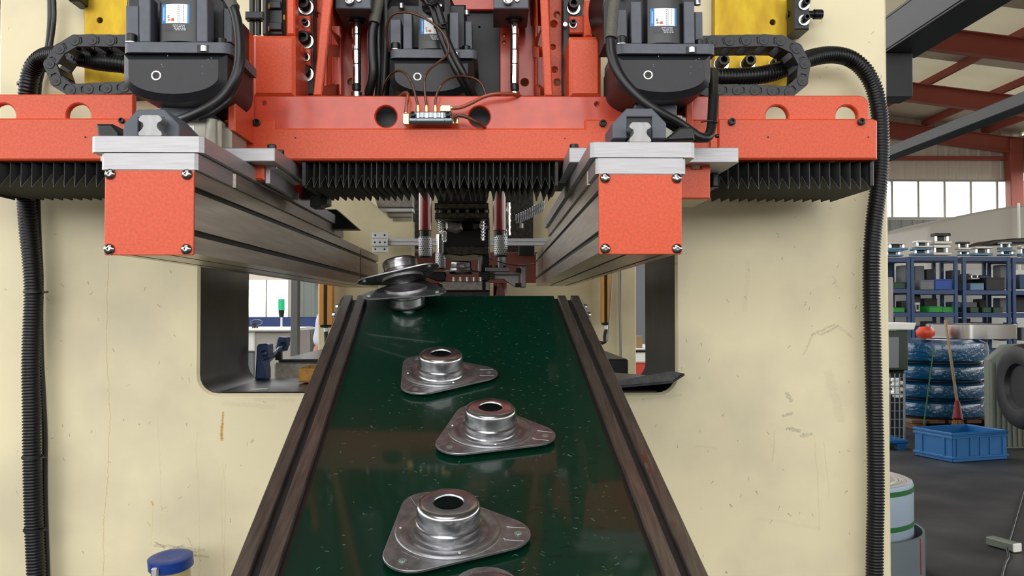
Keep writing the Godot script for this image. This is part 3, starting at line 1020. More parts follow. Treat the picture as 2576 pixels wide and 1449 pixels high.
	# guide rods with black heads
	for x in [897.0, 1295.0]:
		var L := "left" if x < 1000 else "right"
		var g := thing("guide_rod", "bright chrome vertical rod under black head, %s of the middle motor" % L, "rod", P(x, 238, 1.68), "chrome guide rods")
		slab("rod_head", x - 54, -440, x + 36, 22, 1.62, 0.11, 0.002, "motor_grey", g)
		var b := MB.new()
		b.cyl(P(x, 60, 1.68), P(x, 30, 1.68), S(18, 1.68), 24, 0.002)
		b.cyl(P(x, 52, 1.68), P(x, 40, 1.68), S(24, 1.68), 24, 0.002)
		part("collar", b, "black_plastic", g)
		b = MB.new()
		for k in [[54, 88], [89, 126], [127, 162], [163, 212]]:
			b.cyl(P(x, k[1], 1.68), P(x, k[0], 1.68), S(11.3, 1.68), 28, 0.0006)
		part("rod_shaft", b, "chrome", g)
		b = MB.new()
		b.cyl(P(x, 228, 1.68), P(x, 212, 1.68), S(11.5, 1.68), 6, 0.001)
		b.cyl(P(x, 233, 1.68), P(x, 226, 1.68), S(8, 1.68), 16)
		part("rod_nut", b, "dark_steel", g)
		b = MB.new()
		b.cyl(P(x, 246, 1.68), P(x, 231, 1.68), S(14, 1.68), 6, 0.001)
		part("lock_nut", b, "zinc", g)
		bolt(P(x - 17, 3, 1.619), Vector3.BACK, S(12, 1.62), 0.008, g, "nickel_screw", "head_fitting")
		bolt(P(x + 6, 0, 1.619), Vector3.BACK, S(6, 1.62), 0.003, g, "zinc", "head_screw")

# ---------- bellows ----------
func bellows_run(label: String, xs: Array, back_shift: float, seed_: int) -> void:
	var r := RandomNumberGenerator.new()
	r.seed = seed_
	var t := thing("bellows_cover", label, "bellows", P((xs[0] + xs[-1]) / 2.0, 500, 1.65), "black bellows under the gantry")
	var zf := 1.565
	var zb := 1.755
	var yt: float = P(1240, 404, zf).y
	var yb: float = P(1240, 474, zf).y
	var ym: float = P(1240, 440, zf).y
	var b := MB.new()
	var hem := MB.new()
	for i in xs.size() - 1:
		var xa: float = P(xs[i], 440, zf).x
		var xb: float = P(xs[i + 1], 440, zf).x
		var xm := (xa + xb) / 2 + r.randf_range(-0.1, 0.1) * (xb - xa)
		var za := -zf
		var zm := -zf - 0.016
		var y1 := ym + r.randf_range(-0.002, 0.002)
		for s in [[xa, xm], [xb, xm]]:
			var o: float = s[0]
			var m: float = s[1]
			var sg := signf(m - o)
			var nn := Vector3(sg, 0, 0.8).normalized()
			# front fold, bottom fold, back fold
			b.quad(Vector3(o, yt, za), Vector3(m, yt, zm), Vector3(m, y1, zm), Vector3(o, yb, za), nn)
			b.quad(Vector3(o, yb, za), Vector3(m, y1, zm), Vector3(m, y1, -zb + 0.012), Vector3(o, yb, -zb), Vector3(sg, -0.8, 0).normalized())
			b.quad(Vector3(o, yt, -zb), Vector3(m, yt, -zb + 0.012), Vector3(m, y1, -zb + 0.012), Vector3(o, yb, -zb), Vector3(sg, 0, -0.8).normalized())
			hem.cyl(Vector3(o, yb, za + 0.0002), Vector3(m, y1, zm + 0.0004), 0.00035, 5)
		hem.cyl(Vector3(xa, yt, za + 0.0004), Vector3(xa, yb, za + 0.0004), 0.00042, 5)
		hem.cyl(Vector3(xm + 0.004, yt, zm + 0.001), Vector3(xm + 0.004, y1 + 0.006, zm + 0.001), 0.0003, 5)
		hem.cyl(Vector3(xa, yb + 0.001, -zb + 0.001), Vector3(xa + 0.003, yb + 0.013, -zb + 0.006), 0.0014, 5)
	part("pleats", b, "bellows_black", t)
	var h := part("fold_hems", hem, "hem_grey", t)
	h.set_meta("kind", "stuff")
	for x in [xs[0] - 4.0, xs[-1] + 4.0]:
		b = MB.new()
		block(b, x - 5, 404, x + 5, 468, zf - 0.004, 0.16, 0.001)
		part("end_plate", b, "dark_steel", t)

func bellows() -> void:
	var xs := []
	for i in 15: xs.append(-110.0 + i * 27.2)
	bellows_run("left black bellows hanging under the gantry behind the left end cap", xs, 0, 3)
	xs = [768.0]
	var r := RandomNumberGenerator.new()
	r.seed = 9
	while xs[-1] < 1392.0: xs.append(xs[-1] + r.randf_range(13.0, 23.0))
	bellows_run("long middle black bellows hanging under the gantry between both beams", xs, 0, 4)
	xs = []
	for i in 17: xs.append(1780.0 + i * 25.6)
	bellows_run("right black bellows hanging under the gantry near the right hose", xs, 0, 5)

# ---------- transfer beams ----------
func extrude_z(b: MB, outline: Array, z0: float, z1: float, bev := 0.0) -> void:
	b.prism(outline, -z0, -z1, bev)

func beam(side: float, label: String, xi: float, y_off: float, z0: float) -> void:
	# xi: the inner face; the beam reaches 0.115 outwards; side -1 for the left one
	var s := side
	var yt := EYE.y + 0.181 + y_off
	var yb := EYE.y + 0.0722 + y_off
	var X := func(d): return xi + s * d
	var t := thing("transfer_beam", label, "beam", Vector3(xi + s * 0.057, yb, -z0 - 0.7), "transfer beams through the press")
	var sl := 0.008
	# outline from the inner top corner downwards, T-slots in inner, lower and outer faces
	var pr := [[0.0, yt], [0.0, yt - 0.0205], [0.006, yt - 0.0205], [0.006, yt - 0.0285], [0.0, yt - 0.0285], [0.0, yt - 0.0775], [0.006, yt - 0.0775], [0.006, yt - 0.0860], [0.0, yt - 0.0860], [0.0, yb],
		[0.040, yb], [0.040, yb + 0.006], [0.046, yb + 0.006], [0.046, yb], [0.092, yb], [0.092, yb + 0.006], [0.098, yb + 0.006], [0.098, yb], [0.114, yb], [0.114, yt]]
	var o := []
	for p in pr: o.append(Vector2(X.call(p[0]), p[1]))
	var b := MB.new()
	extrude_z(b, o, z0, 2.69, 0.0)
	part("extrusion", b, "beam_aluminium", t)
	b = MB.new()
	extrude_z(b, o, 2.715, 3.12, 0.0)
	part("extrusion", b, "beam_aluminium", t)
	b = MB.new()
	b.box(Vector3(X.call(0.057), (yt + yb) / 2, -2.7), Vector3(0.105, yt - yb - 0.004, 0.024))
	part("joint_plate", b, "dark_steel", t)
	# dark strips lying in the slots
	b = MB.new()
	for y in [yt - 0.0245, yt - 0.0818]: b.box(Vector3(X.call(0.0055), y, -(z0 + 3.1) / 2), Vector3(0.002, 0.0075, 3.08 - z0))
	for d in [0.043, 0.095]: b.box(Vector3(X.call(d), yb + 0.0055, -(z0 + 3.1) / 2), Vector3(0.0055, 0.002, 3.08 - z0))
	part("slot_strip", b, "slot_black", t)
	# lower packing plates in three lengths and the wide top plate, corners cut off
	var plan := func(d0: float, d1: float, za: float, zb: float, ch: float) -> Array:
		return [Vector2(X.call(d0 + ch), za), Vector2(X.call(d0), za + ch), Vector2(X.call(d0), zb), Vector2(X.call(d1), zb), Vector2(X.call(d1), za + ch), Vector2(X.call(d1 - ch), za)]
	var flat := Transform3D(Basis(Vector3.RIGHT, Vector3.FORWARD, Vector3.UP), Vector3.ZERO)
	for k in [[z0 - 0.003, 1.36], [1.372, 2.21], [2.216, 2.36]]:
		b = MB.new()
		b.xf = flat
		b.prism(plan.call(-0.005, 0.120, k[0], k[1], 0.004), yt + 0.0225, yt + 0.0005, 0.0006)
		part("packing_plate", b, "milled_aluminium" if k[0] < z0 else "beam_plate", t)
	b = MB.new()
	b.xf = flat
	b.prism(plan.call(-0.0125, 0.133, z0 - 0.004, 2.37, 0.0055), yt + 0.0445, yt + 0.0230, 0.0008)
	part("top_plate", b, "milled_aluminium", t)
	# guide rail: hourglass section
	b = MB.new()
	var hg := [[-15.5, 0], [15.5, 0], [17, 2], [16, 5], [11.5, 9], [9.5, 12.5], [10.5, 16], [15.5, 18.5], [17, 21], [14.5, 24.5], [11.5, 26.5], [-11.5, 26.5], [-14.5, 24.5], [-17, 21], [-15.5, 18.5], [-10.5, 16], [-9.5, 12.5], [-11.5, 9], [-16, 5], [-17, 2]]
	var ro := []
	for p in hg: ro.append(Vector2(X.call(0.057) + p[0] * 0.00092, yt + 0.0446 + p[1] * 0.00105))
	extrude_z(b, ro, z0 - 0.002, 2.37, 0.0005)
	part("guide_rail", b, "rail_steel", t)
	# red end cap with four button screws
	b = MB.new()
	var c0 := Vector2(X.call(-0.001), yt - 0.001)
	var c1 := Vector2(X.call(0.114), yb - 0.0025)
	b.prism(rrect(c0, c1, 0.0025), -z0 + 0.004, -z0, 0.0008)
	var cp := part("end_cap", b, "red_paint", t)
	for p in [[0.008, -0.006], [0.107, -0.006], [0.008, -0.1035], [0.107, -0.1035]]:
		bolt(Vector3(X.call(p[0]), yt + p[1], -z0 + 0.004), Vector3.BACK, 0.0072, 0.005, cp, "nickel_screw", "button_screw", true)

func beams() -> void:
	beam(-1.0, "left transfer beam with slotted aluminium body and square orange-red end cap", -0.3905, 0.0, 1.2)
	beam(1.0, "right transfer beam with slotted aluminium body and square orange-red end cap", 0.1470, 0.0055, 1.26)
	# guide carriages riding the rails
	for s in [[310, 450, 275, 349, 1.225, "left"], [1541, 1676, 273, 348, 1.285, "right"]]:
		var z: float = s[4]
		var x0: float = s[0]
		var x1: float = s[1]
		var w := x1 - x0
		var t := thing("guide_carriage", "dark grey arched guide carriage straddling the rail of the %s beam" % s[5], "guide carriage", P((x0 + x1) / 2, s[3], z + 0.04), "guide carriages on the rails")
		var pts := [x0, s[3], x0, s[2] + w * 0.27, x0 + w * 0.26, s[2], x1 - w * 0.26, s[2], x1, s[2] + w * 0.27, x1, s[3], x0 + w * 0.735, s[3], x0 + w * 0.735, s[2] + w * 0.155, x0 + w * 0.27, s[2] + w * 0.155, x0 + w * 0.27, s[3]]
		plate("carriage_seal", [x0 + w * 0.2, s[2] + w * 0.1, x1 - w * 0.2, s[2] + w * 0.1, x1 - w * 0.2, s[3] - 1, x0 + w * 0.2, s[3] - 1], z + 0.005, 0.01, 0, "rubber", t)
		plate("carriage_body", pts, z, 0.085, 0.0012, "block_grey", t)
		var b := MB.new()
		var cx: float = s[0] - 55 if s[5] == "left" else s[1] + 50
		var pp := [cx - 14, 311, cx + 26, 311, cx + 46, 333, cx + 46, 350, cx - 9, 350] if s[5] == "left" else [cx - 62, 352, cx - 46, 344, cx - 16, 320, cx + 16, 318, cx + 22, 326, cx + 22, 352]
		b.prism(px_poly(pp, z + 0.05), -z - 0.05, -z - 0.10, 0.003)
		solo("rubber_bumper", b, "rubber", "dark rubber bumper block behind guide carriage on the %s beam" % s[5], "bumper", "rubber bumpers on the beams")
	# cross slides carrying the beams
	for s in [[252, 691, 372, 406, 1.42, "left"], [1432, 1858, 371, 409, 1.44, "right"]]:
		var z: float = s[4]
		var t := thing("cross_slide", "bright milled aluminium cross slide plate under gantry at the %s beam" % s[5], "slide plate", P((s[0] + s[1]) / 2.0, s[3], z + 0.1), "cross slides")
		slab("slide_plate", s[0], s[2], s[1], s[3], z, 0.235, 0.0012, "milled_aluminium", t)
		var bx := [[571, 1.47], [684, 1.45], [704, 1.5], [530, 1.45]] if s[5] == "left" else [[1444, 1.46], [1440, 1.5], [1800, 1.5]]
		for p in bx:
			var q := P(p[0], 372, p[1])
			q.y = P(600, s[2], z).y
			bolt(q, Vector3.UP, S(11.5, 1.45), 0.0105, t, "black_steel", "cap_screw")
		if s[5] == "left":
			slab("rail_bracket", 630, 407, 663, 452, 1.46, 0.03, 0.003, R_PINK, t)
			plate("slide_rail", [667, 409, 697, 409, 697, 425, 679, 429, 679, 462, 667, 462], 1.47, 0.18, 0.001, "milled_aluminium", t)
			slab("lower_bracket", 715, 448, 763, 500, 1.79, 0.03, 0.003, "pillar_red", t)
			slab("slide_shroud", 760, 405, 836, 500, 1.765, 0.025, 0.001, "black_plastic", t)
			plate("cable_clip", [780, 494, 822, 494, 822, 512, 806, 516, 806, 520, 780, 520], 1.72, 0.05, 0.001, "black_plastic", t)
		else:
			plate("rail_bracket", [1690, 414, 1740, 414, 1740, 424, 1765, 424, 1765, 414, 1787, 414, 1787, 500, 1690, 500], 1.47, 0.012, 0.002, "red_paint", t)
			slab("bracket_foot", 1690, 486, 1786, 500, 1.475, 0.12, 0.002, "cream_paint", t)
			slab("slide_rail", 1792, 410, 1808, 470, 1.55, 0.1, 0.002, "dark_steel", t)
	var b3 := MB.new()
	b3.prism(px_poly([806, 526, 845, 526, 900, 575, 806, 575], 2.2), -2.2, -2.26, 0.002)
	solo("stop_bracket", b3, "black_plastic", "black stop bracket behind the left beam's far end", "bracket")
const R_PINK := "red_paint"

# ---------- servo drives ----------
func drives() -> void:
	var z := 1.35
	var t := thing("servo_drive", "dark grey servo drive with sticker above the left beam, cable looping on its right", "motor", P(436, 300, z + 0.1), "servo drives")
	var b := MB.new()
	var o := [305, 132, 567, 132, 567, 188]
	for i in 17:
		var a := lerpf(0.0, PI, i / 16.0)
		o.append(436 + 131 * cos(a))
		o.append(190 + 64 * pow(sin(a), 0.85))
	o.append(305); o.append(188)
	b.prism(px_poly(o, z), -z, -z - 0.155, 0.0105)
	part("gear_housing", b, "motor_black", t)
	# flange with cut corners
	var flat := Transform3D(Basis(Vector3.RIGHT, Vector3.FORWARD, Vector3.UP), Vector3.ZERO)
	var x0: float = P(307, 120, z).x
	var x1: float = P(579, 120, z).x
	var yt: float = P(443, 105, z).y
	var yb: float = P(443, 132, z).y
	var c := 0.0135
	b = MB.new()
	b.xf = flat
	var fl := []
	for k in 5: fl.append(Vector2(x0 + c - c * sin(k * PI / 8), z + c - c * cos(k * PI / 8)))
	fl.append(Vector2(x0, z + 0.15)); fl.append(Vector2(x1, z + 0.15))
	for k in 5: fl.append(Vector2(x1 - c + c * cos(k * PI / 8), z + c - c * sin(k * PI / 8)))
	b.prism(fl, yt, yb, 0.001)
	part("flange", b, "motor_grey", t)
	b = MB.new()
	block(b, 496, 113, 525, 131.5, z - 0.0006, 0.004, 0)
	part("flange_notch", b, "slot_black", t)
	b = MB.new()
	b.cyl(P(513, 131, z + 0.001), P(513, 115, z + 0.001), S(9.5, z), 6, 0.0008)
	part("notch_nut", b, "zinc", t)
	for l in [[350, 378], [494, 522]]: slab("leg", l[0], -8, l[1], 106, z + 0.001, 0.03, 0.0012, "motor_grey", t)
	slab("leg", 316, 14, 349, 106, z + 0.012, 0.05, 0.0012, "motor_grey", t)
	slab("leg", 562, 20, 583, 106, z + 0.045, 0.05, 0.0012, "motor_grey", t)
	slab("cage", 320, -30, 566, 106, z + 0.05, 0.08, 0.003, "motor_black", t)
	# motor body with a bulging front that carries sticker and print
	var bx0: float = P(396, 50, z).x
	var bx1: float = P(492, 50, z).x
	var zf := z + 0.004
	var bulge := func(k: float) -> float: return zf + 0.006 * pow(absf(2.0 * k - 1.0), 2.2)
	b = MB.new()
	b.xf = flat
	fl = []
	for k in 13: fl.append(Vector2(lerpf(bx0, bx1, k / 12.0), bulge.call(k / 12.0)))
	fl.append(Vector2(bx1, z + 0.07)); fl.append(Vector2(bx0, z + 0.07))
	b.prism(fl, P(443, -60, z).y, P(443, 101, z).y, 0.001)
	part("motor_body", b, "motor_gloss", t)
	for s in [[405, 476, 10, 58, "sticker", "nameplate"], [412, 470, 61, 77, "print_strip", "printed_text"]]:
		b = MB.new()
		for k in 10:
			var u0: float = k / 10.0
			var u1: float = (k + 1) / 10.0
			var xa: float = P(lerpf(s[0], s[1], u0), 30, zf).x
			var xb: float = P(lerpf(s[0], s[1], u1), 30, zf).x
			var za: float = -bulge.call((xa - bx0) / (bx1 - bx0)) + 0.0006
			var zb: float = -bulge.call((xb - bx0) / (bx1 - bx0)) + 0.0006
			var ya: float = P(443, s[2], zf).y
			var yc: float = P(443, s[3], zf).y
			var nn := Vector3(za - zb, 0, xb - xa).normalized()
			b.tri(Vector3(xa, yc, za), Vector3(xb, yc, zb), Vector3(xb, ya, zb), nn, nn, nn, Vector2(u0, 1), Vector2(u1, 1), Vector2(u1, 0))
			b.tri(Vector3(xa, yc, za), Vector3(xb, ya, zb), Vector3(xa, ya, za), nn, nn, nn, Vector2(u0, 1), Vector2(u1, 0), Vector2(u0, 0))
		part(s[5], b, s[4], t)
	b = MB.new()
	b.cyl(P(443, 20, z + 0.13), P(443, 20, z + 0.075), S(112, z + 0.1), 40, 0.003)
	part("motor_disc", b, "motor_gloss", t)
	for p in [[364, -33], [565, -12]]: bolt(P(p[0], p[1] + 14, z + 0.04), Vector3.UP, S(9, z), 0.009, t, "zinc", "plated_screw")
	for p in [[333, z + 0.013], [558, z + 0.03]]:
		var q := P(p[0], 100, p[1])
		q.y = yt
		bolt(q + Vector3(0, 0, 0.004), Vector3.UP, S(14.5, z), 0.0012, t, "zinc", "washer")
		bolt(q + Vector3(0, 0.0011, 0.004), Vector3.UP, S(14, z), 0.012, t, "black_steel", "cap_screw")
	bolt(P(393, 190, z) + Vector3(0, 0, -0.0004), Vector3.BACK, S(12.5, z), 0.0012, t, "nickel_screw", "plug_ring")
	bolt(P(393, 190, z) + Vector3(0, 0, 0.0004), Vector3.BACK, S(9, z), 0.0006, t, "slot_black", "plug_hole")
	# chips in the paint of the housing
	for p in [[422, 140, 0.9, 2.4], [407, 162, 1.2, 2.0], [409, 167, 1.7, 1.2], [532, 146, 2.6, 1.0], [524, 150, 1.4, 1.6], [509, 168, 3.0, 0.7], [509, 185, 0.7, 2.0], [372, 164, 0.6, 0.6], [536, 166, 0.7, 0.7], [466, 206, 0.7, 0.9]]:
		b = MB.new()
		var ch := []
		for k in 7: ch.append(P2(p[0] + p[2] * cos(k * TAU / 7) * (0.7 + 0.5 * (k % 2)), p[1] + p[3] * sin(k * TAU / 7) * (1.2 - 0.5 * (k % 3) * 0.5), z))
		b.prism(ch, -z + 0.0003, -z - 0.0002, 0)
		part("paint_chip", b, "galvanised", t)
	slab("red_bracket", 572, 40, 592, 330, 1.44, 0.112, 0.002, "red_paint", t)
	b = MB.new()
	var rx: float = P(592, 100, 1.44).x
	b.box(Vector3(rx, (P(592, 58, 1.48).y + P(592, 165, 1.48).y) / 2, -1.50), Vector3(0.0015, P(592, 58, 1.48).y - P(592, 165, 1.48).y, 0.035), 0)
	part("bracket_slot", b, "slot_black", t)
	# light grey gearbox under the housing
	b = MB.new()
	block(b, 452, 300, 556, 376, 1.42, 0.10, 0.003)
	b.cyl(P(532, 376, 1.42), P(532, 300, 1.42), 0.009, 20, 0.001)
	block(b, 548, 318, 582, 376, 1.44, 0.09, 0.003)
	part("gearbox", b, "gearbox_grey", t)
	b = MB.new()
	block(b, 400, 268, 515, 300, 1.40, 0.12, 0.002)
	part("gear_flange", b, "motor_grey", t)
	b = MB.new()
	block(b, 461, 316, 488, 352, 1.4195, 0.002, 0)
	part("paper_label", b, "paper", t)
	b = MB.new()
	for i in 3:
		for k in 3: block(b, 465 + k * 7, 321 + i * 9, 469 + k * 7, 325 + i * 9, 1.4192, 0.001, 0)
	var pr := part("label_print", b, "steel_grey_paint", t)
	pr.set_meta("kind", "stuff")
	var move := P(1090.5, 145, 1.64) - P(443, 131.5, z)
	var mid := copy_of(t, Transform3D(Basis.IDENTITY, t.position + move), "dark grey servo drive in the middle, between the two chrome rods")
	for ch in mid.get_children():
		if ch.name.begins_with("paint_chip"):
			mid.remove_child(ch)
			ch.free()
	move = P(1676, 134, 1.428) - P(443, 131.5, z)
	copy_of(t, Transform3D(Basis.IDENTITY, t.position + move), "dark grey servo drive with sticker above the right beam, cable across its lower front")

func cable(called: String, a: Array, r: float, m: String, label: String, cat := "cable", group := "") -> MeshInstance3D:
	var b := MB.new()
	b.tube(pts3(a), r, 10, 0.008)
	return solo(called, b, m, label, cat, group)

# one chain link between two pins, side plates with a round boss, cross bars inside
func chain(label: String, pins: Array, z: float, seed_: int) -> void:
	var t := thing("cable_chain", label, "cable chain", P(pins[2][0], 240, z + 0.03), "cable chains")
	var w := 0.058
	for i in pins.size() - 1:
		var a := P2(pins[i][0], pins[i][1], z)
		var c := P2(pins[i + 1][0], pins[i + 1][1], z)
		var d := (c - a).normalized()
		var L := (c - a).length()
		var q := Vector2(-d.y, d.x)
		var R := 0.0112
		var b := MB.new()
		# obround link body, its boss end proud
		for zz in [-z, -z - w + 0.005]:
			var o := []
			for k in 13: o.append(a + (d * -cos(k * PI / 12 - PI / 2 + PI / 2 - PI / 2 + PI / 2) * 0.0 + Vector2.from_angle(d.angle() + PI / 2 + k * PI / 12) * R))
			o.append(c - q * R * 0.92 - d * 0.002)
			o.append(c - q * R * 0.35 - d * 0.013)
			o.append(c + q * R * 0.35 - d * 0.013)
			o.append(c + q * R * 0.92 - d * 0.002)
			b.prism(o, zz, zz - 0.005, 0.0005)
			var o2 := []
			o2.append(a + d * L * 0.35 + q * R * 0.72)
			o2.append(a + d * L * 0.35 - q * R * 0.72)
			o2.append(c - q * R * 0.72)
			o2.append(c + q * R * 0.72)
			b.prism(o2, zz - 0.0022, zz - 0.005, 0)
		b.cyl(Vector3(a.x, a.y, -z - 0.001), Vector3(a.x, a.y, -z + 0.0014), 0.0088, 20, 0.0006)
		b.cyl(Vector3(a.x, a.y, -z - 0.001), Vector3(a.x, a.y, -z + 0.0022), 0.0036, 14)
		for e in [-1.0, 1.0]:
			var m: Vector2 = (a + c) / 2 + q * e * R * 0.86
			b.box(Vector3(m.x, m.y, -z - w / 2), Vector3(L * 0.42, 0.0022, w - 0.008), 0, Basis(Vector3.BACK, d.angle()))
		part("link", b, "chain_plastic", t)
		b = MB.new()
		b.cyl(Vector3(a.x, a.y, -z + 0.0018), Vector3(a.x, a.y, -z + 0.0024), 0.0022, 10)
		part("pin_hole", b, "slot_black", t)

func hoses_and_chains() -> void:
	chain("black cable chain bent to the left, beside the left servo drive", [[360, 102], [322, 102], [277, 102], [232, 101], [188, 102], [150, 124], [125, 161], [141, 203], [178, 227], [223, 224], [269, 222], [313, 220], [358, 219]], 1.60, 1)
	chain("black cable chain bent to the right, in front of right yellow plate", [[1748, 105], [1792, 104], [1835, 103], [1877, 102], [1921, 101], [1964, 103], [2004, 123], [2024, 161], [2018, 204], [1985, 232], [1942, 229], [1898, 228], [1854, 227], [1810, 227], [1766, 226]], 1.60, 2)
	var b := MB.new()
	b.tube(pts3([360, 172, 1.64, 305, 160, 1.64, 250, 154, 1.65, 190, 142, 1.67, 140, 138, 1.70, 104, 148, 1.72, 80, 178, 1.73, 70, 225, 1.735, 67, 300, 1.755, 66, 400, 1.765, 66, 490, 1.765, 70, 560, 1.76, 80, 660, 1.755, 84, 740, 1.755, 80, 840, 1.755, 78, 930, 1.755, 80, 1040, 1.755, 81, 1160, 1.755, 84, 1280, 1.755, 88, 1380, 1.755, 92, 1470, 1.755, 95, 1600, 1.755]), 0.0172, 16, 0.01, 0.0058)
	solo("corrugated_hose", b, "hose_black", "black corrugated hose running down the left edge of the press", "hose", "corrugated hoses")
	b = MB.new()
	b.tube(pts3([1760, 190, 1.64, 1810, 194, 1.64, 1870, 193, 1.65, 1930, 186, 1.66, 1985, 168, 1.68, 2040, 146, 1.71, 2090, 138, 1.73, 2135, 146, 1.74, 2170, 172, 1.745, 2196, 215, 1.75, 2210, 270, 1.75, 2215, 330, 1.75, 2215, 400, 1.75, 2210, 470, 1.75, 2199, 560, 1.75, 2193, 640, 1.75, 2192, 720, 1.755, 2195, 850, 1.755, 2199, 1000, 1.755, 2202, 1120, 1.755, 2203, 1250, 1.755, 2201, 1350, 1.755, 2200, 1470, 1.755, 2200, 1600, 1.755]), 0.0166, 16, 0.01, 0.0058)
	solo("corrugated_hose", b, "hose_black", "black corrugated hose arching from right cable chain down the press's right edge", "hose", "corrugated hoses")
	# cables tied beside the hoses
	cable("cable", [126, -30, 1.77, 127, 40, 1.77, 124, 90, 1.775, 118, 130, 1.78, 105, 180, 1.785, 96, 240, 1.785, 94, 420, 1.785, 94, 500, 1.785, 97, 600, 1.785, 102, 700, 1.785, 101, 800, 1.785, 103, 900, 1.785, 108, 1000, 1.785, 112, 1100, 1.785, 112, 1220, 1.785, 115, 1340, 1.785, 120, 1480, 1.785], 0.0056, "cable_black", "thin black cable tied behind the left corrugated hose")
	cable("cable", [134, -30, 1.765, 136, 40, 1.765, 131, 90, 1.77, 123, 135, 1.775, 112, 180, 1.785], 0.0045, "cable_black", "short black cable coming down from top left behind the cable chain")
	for p in [[70, 212, 26], [108, 735, 26], [104, 1150, 22], [108, 1332, 22]]:
		b = MB.new()
		var q := P(p[0] - (0 if p[1] < 300 else 22), p[1], 1.755)
		b.xf = Transform3D(Basis.IDENTITY, q)
		b.lathe([Vector2(0.0178, 0.002), Vector2(0.0192, 0.002), Vector2(0.0192, -0.002), Vector2(0.0178, -0.002)], 24)
		b.box(Vector3(0.022, 0, 0.004), Vector3(0.012, 0.004, 0.006), 0.001)
		solo("cable_tie", b, "cable_black", ["black cable tie round the left hose just above the red gantry", "black cable tie round the left hose below the left bellows, its tail sticking out", "black cable tie at mid height of the left hose's lower run", "black cable tie lowest on the left hose"][[212, 735, 1150, 1332].find(p[1])], "cable tie", "cable ties on the hoses")
	# motor cables
	cable("motor_cable", [545, -60, 1.36, 568, -10, 1.34, 590, 30, 1.325, 601, 85, 1.315, 603, 140, 1.305, 594, 190, 1.30, 570, 232, 1.30, 535, 264, 1.30, 495, 286, 1.31, 455, 302, 1.33, 430, 312, 1.36], 0.0073, "cable_black", "thick black cable curving down the right side of the left servo drive")
	cable("motor_cable", [610, 150, 1.42, 600, 200, 1.40, 578, 245, 1.37, 540, 280, 1.36, 500, 297, 1.36], 0.0048, "cable_black", "thinner black cable behind the thick one at the left servo drive")
	cable("motor_cable", [1552, -40, 1.40, 1541, 30, 1.395, 1536, 95, 1.385, 1542, 150, 1.375, 1566, 200, 1.368, 1610, 248, 1.362, 1660, 283, 1.36, 1705, 308, 1.37, 1738, 331, 1.38, 1762, 346, 1.38, 1780, 345, 1.385, 1789, 325, 1.40, 1792, 290, 1.42, 1794, 240, 1.45, 1796, 180, 1.50], 0.0078, "cable_black", "thick black cable hanging across the right servo drive and looping up again")
	cable("motor_cable", [1654, 300, 1.37, 1690, 320, 1.38, 1730, 346, 1.39, 1765, 352, 1.40, 1790, 336, 1.42, 1798, 290, 1.44, 1802, 240, 1.47], 0.0045, "cable_black", "thinner black cable looping below the right servo drive")
	cable("tape_wrap", [1550, -20, 1.393, 1542, 30, 1.39, 1537, 96, 1.382], 0.0088, "tape_grey", "grey tape wrapped round the right servo drive's cable", "tape")
	cable("tape_wrap", [572, -30, 1.345, 582, 8, 1.332, 590, 22, 1.327], 0.0082, "tape_grey", "grey tape wrapped round the left servo drive's cable at the top edge", "tape")
	cable("tape_wrap", [952, -30, 1.655, 950, 10, 1.65, 941, 58, 1.645], 0.0105, "tape_grey", "pale cloth tape round the cable left of the middle servo drive", "tape")
	cable("motor_cable", [952, -60, 1.655, 948, 30, 1.65, 936, 80, 1.65, 936, 130, 1.65, 938, 180, 1.65, 930, 225, 1.66, 920, 262, 1.68], 0.0083, "cable_black", "thick black cable hanging right of the left chrome rod")
	cable("motor_cable", [958, -60, 1.66, 953, 40, 1.66, 952, 110, 1.66, 953, 180, 1.665, 948, 255, 1.68], 0.0050, "cable_black", "thin black cable hanging beside the middle servo drive's left side")
	cable("motor_cable", [966, -60, 1.70, 970, 60, 1.70, 968, 150, 1.70, 962, 255, 1.70], 0.012, "cable_black", "dark cable bundle in the gap left of the middle servo drive")
	cable("motor_cable", [1058, -10, 1.62, 1085, 15, 1.61, 1100, 60, 1.605, 1112, 95, 1.60, 1130, 140, 1.60, 1155, 190, 1.60, 1185, 245, 1.62], 0.0065, "cable_black", "left of two black cables slanting across the middle servo drive")
	cable("motor_cable", [1068, -10, 1.61, 1098, 15, 1.605, 1112, 55, 1.60, 1122, 95, 1.595, 1142, 140, 1.595, 1168, 190, 1.595, 1196, 245, 1.615], 0.0062, "cable_black", "right of two black cables slanting across the middle servo drive")
	b = MB.new()
	block(b, 1060, -20, 1116, 22, 1.615, 0.05, 0.006)
	var plug := solo("cable_plug", b, "black_plastic", "black plug with screws at top centre where the slanting cables end", "plug")
	bolt(P(1108, 14, 1.6149), Vector3.BACK, S(4, 1.6), 0.002, plug, "zinc", "plug_screw")
	for k in 4:
		cable("cable_loop", [1058 + k * 3, -10, 1.60 - k * 0.004, 1078, 6 + k * 2, 1.598 - k * 0.004, 1102, 0, 1.60, 1110 - k * 3, -20, 1.605], 0.003, "cable_black", "thin black cable coiled round the plug at top centre, %s of four" % ["first", "second", "third", "fourth"][k], "cable", "coiled thin cables")
	b = MB.new()
	b.tube(pts3([1092, 69, 1.592, 1102, 64, 1.590, 1115, 60, 1.588, 1124, 58, 1.592]), 0.0024, 8, 0.004)
	b.tube(pts3([1105, 60, 1.589, 1110, 68, 1.588, 1120, 70, 1.589]), 0.0018, 8, 0.004)
	solo("cable_tie", b, "cable_black", "black cable tie holding the two slanting cables together", "cable tie", "cable ties on the hoses")
	# right loop ties
	b = MB.new()
	b.tube(pts3([1763, 307, 1.40, 1790, 304, 1.395, 1806, 309, 1.40]), 0.0013, 6, 0.004)
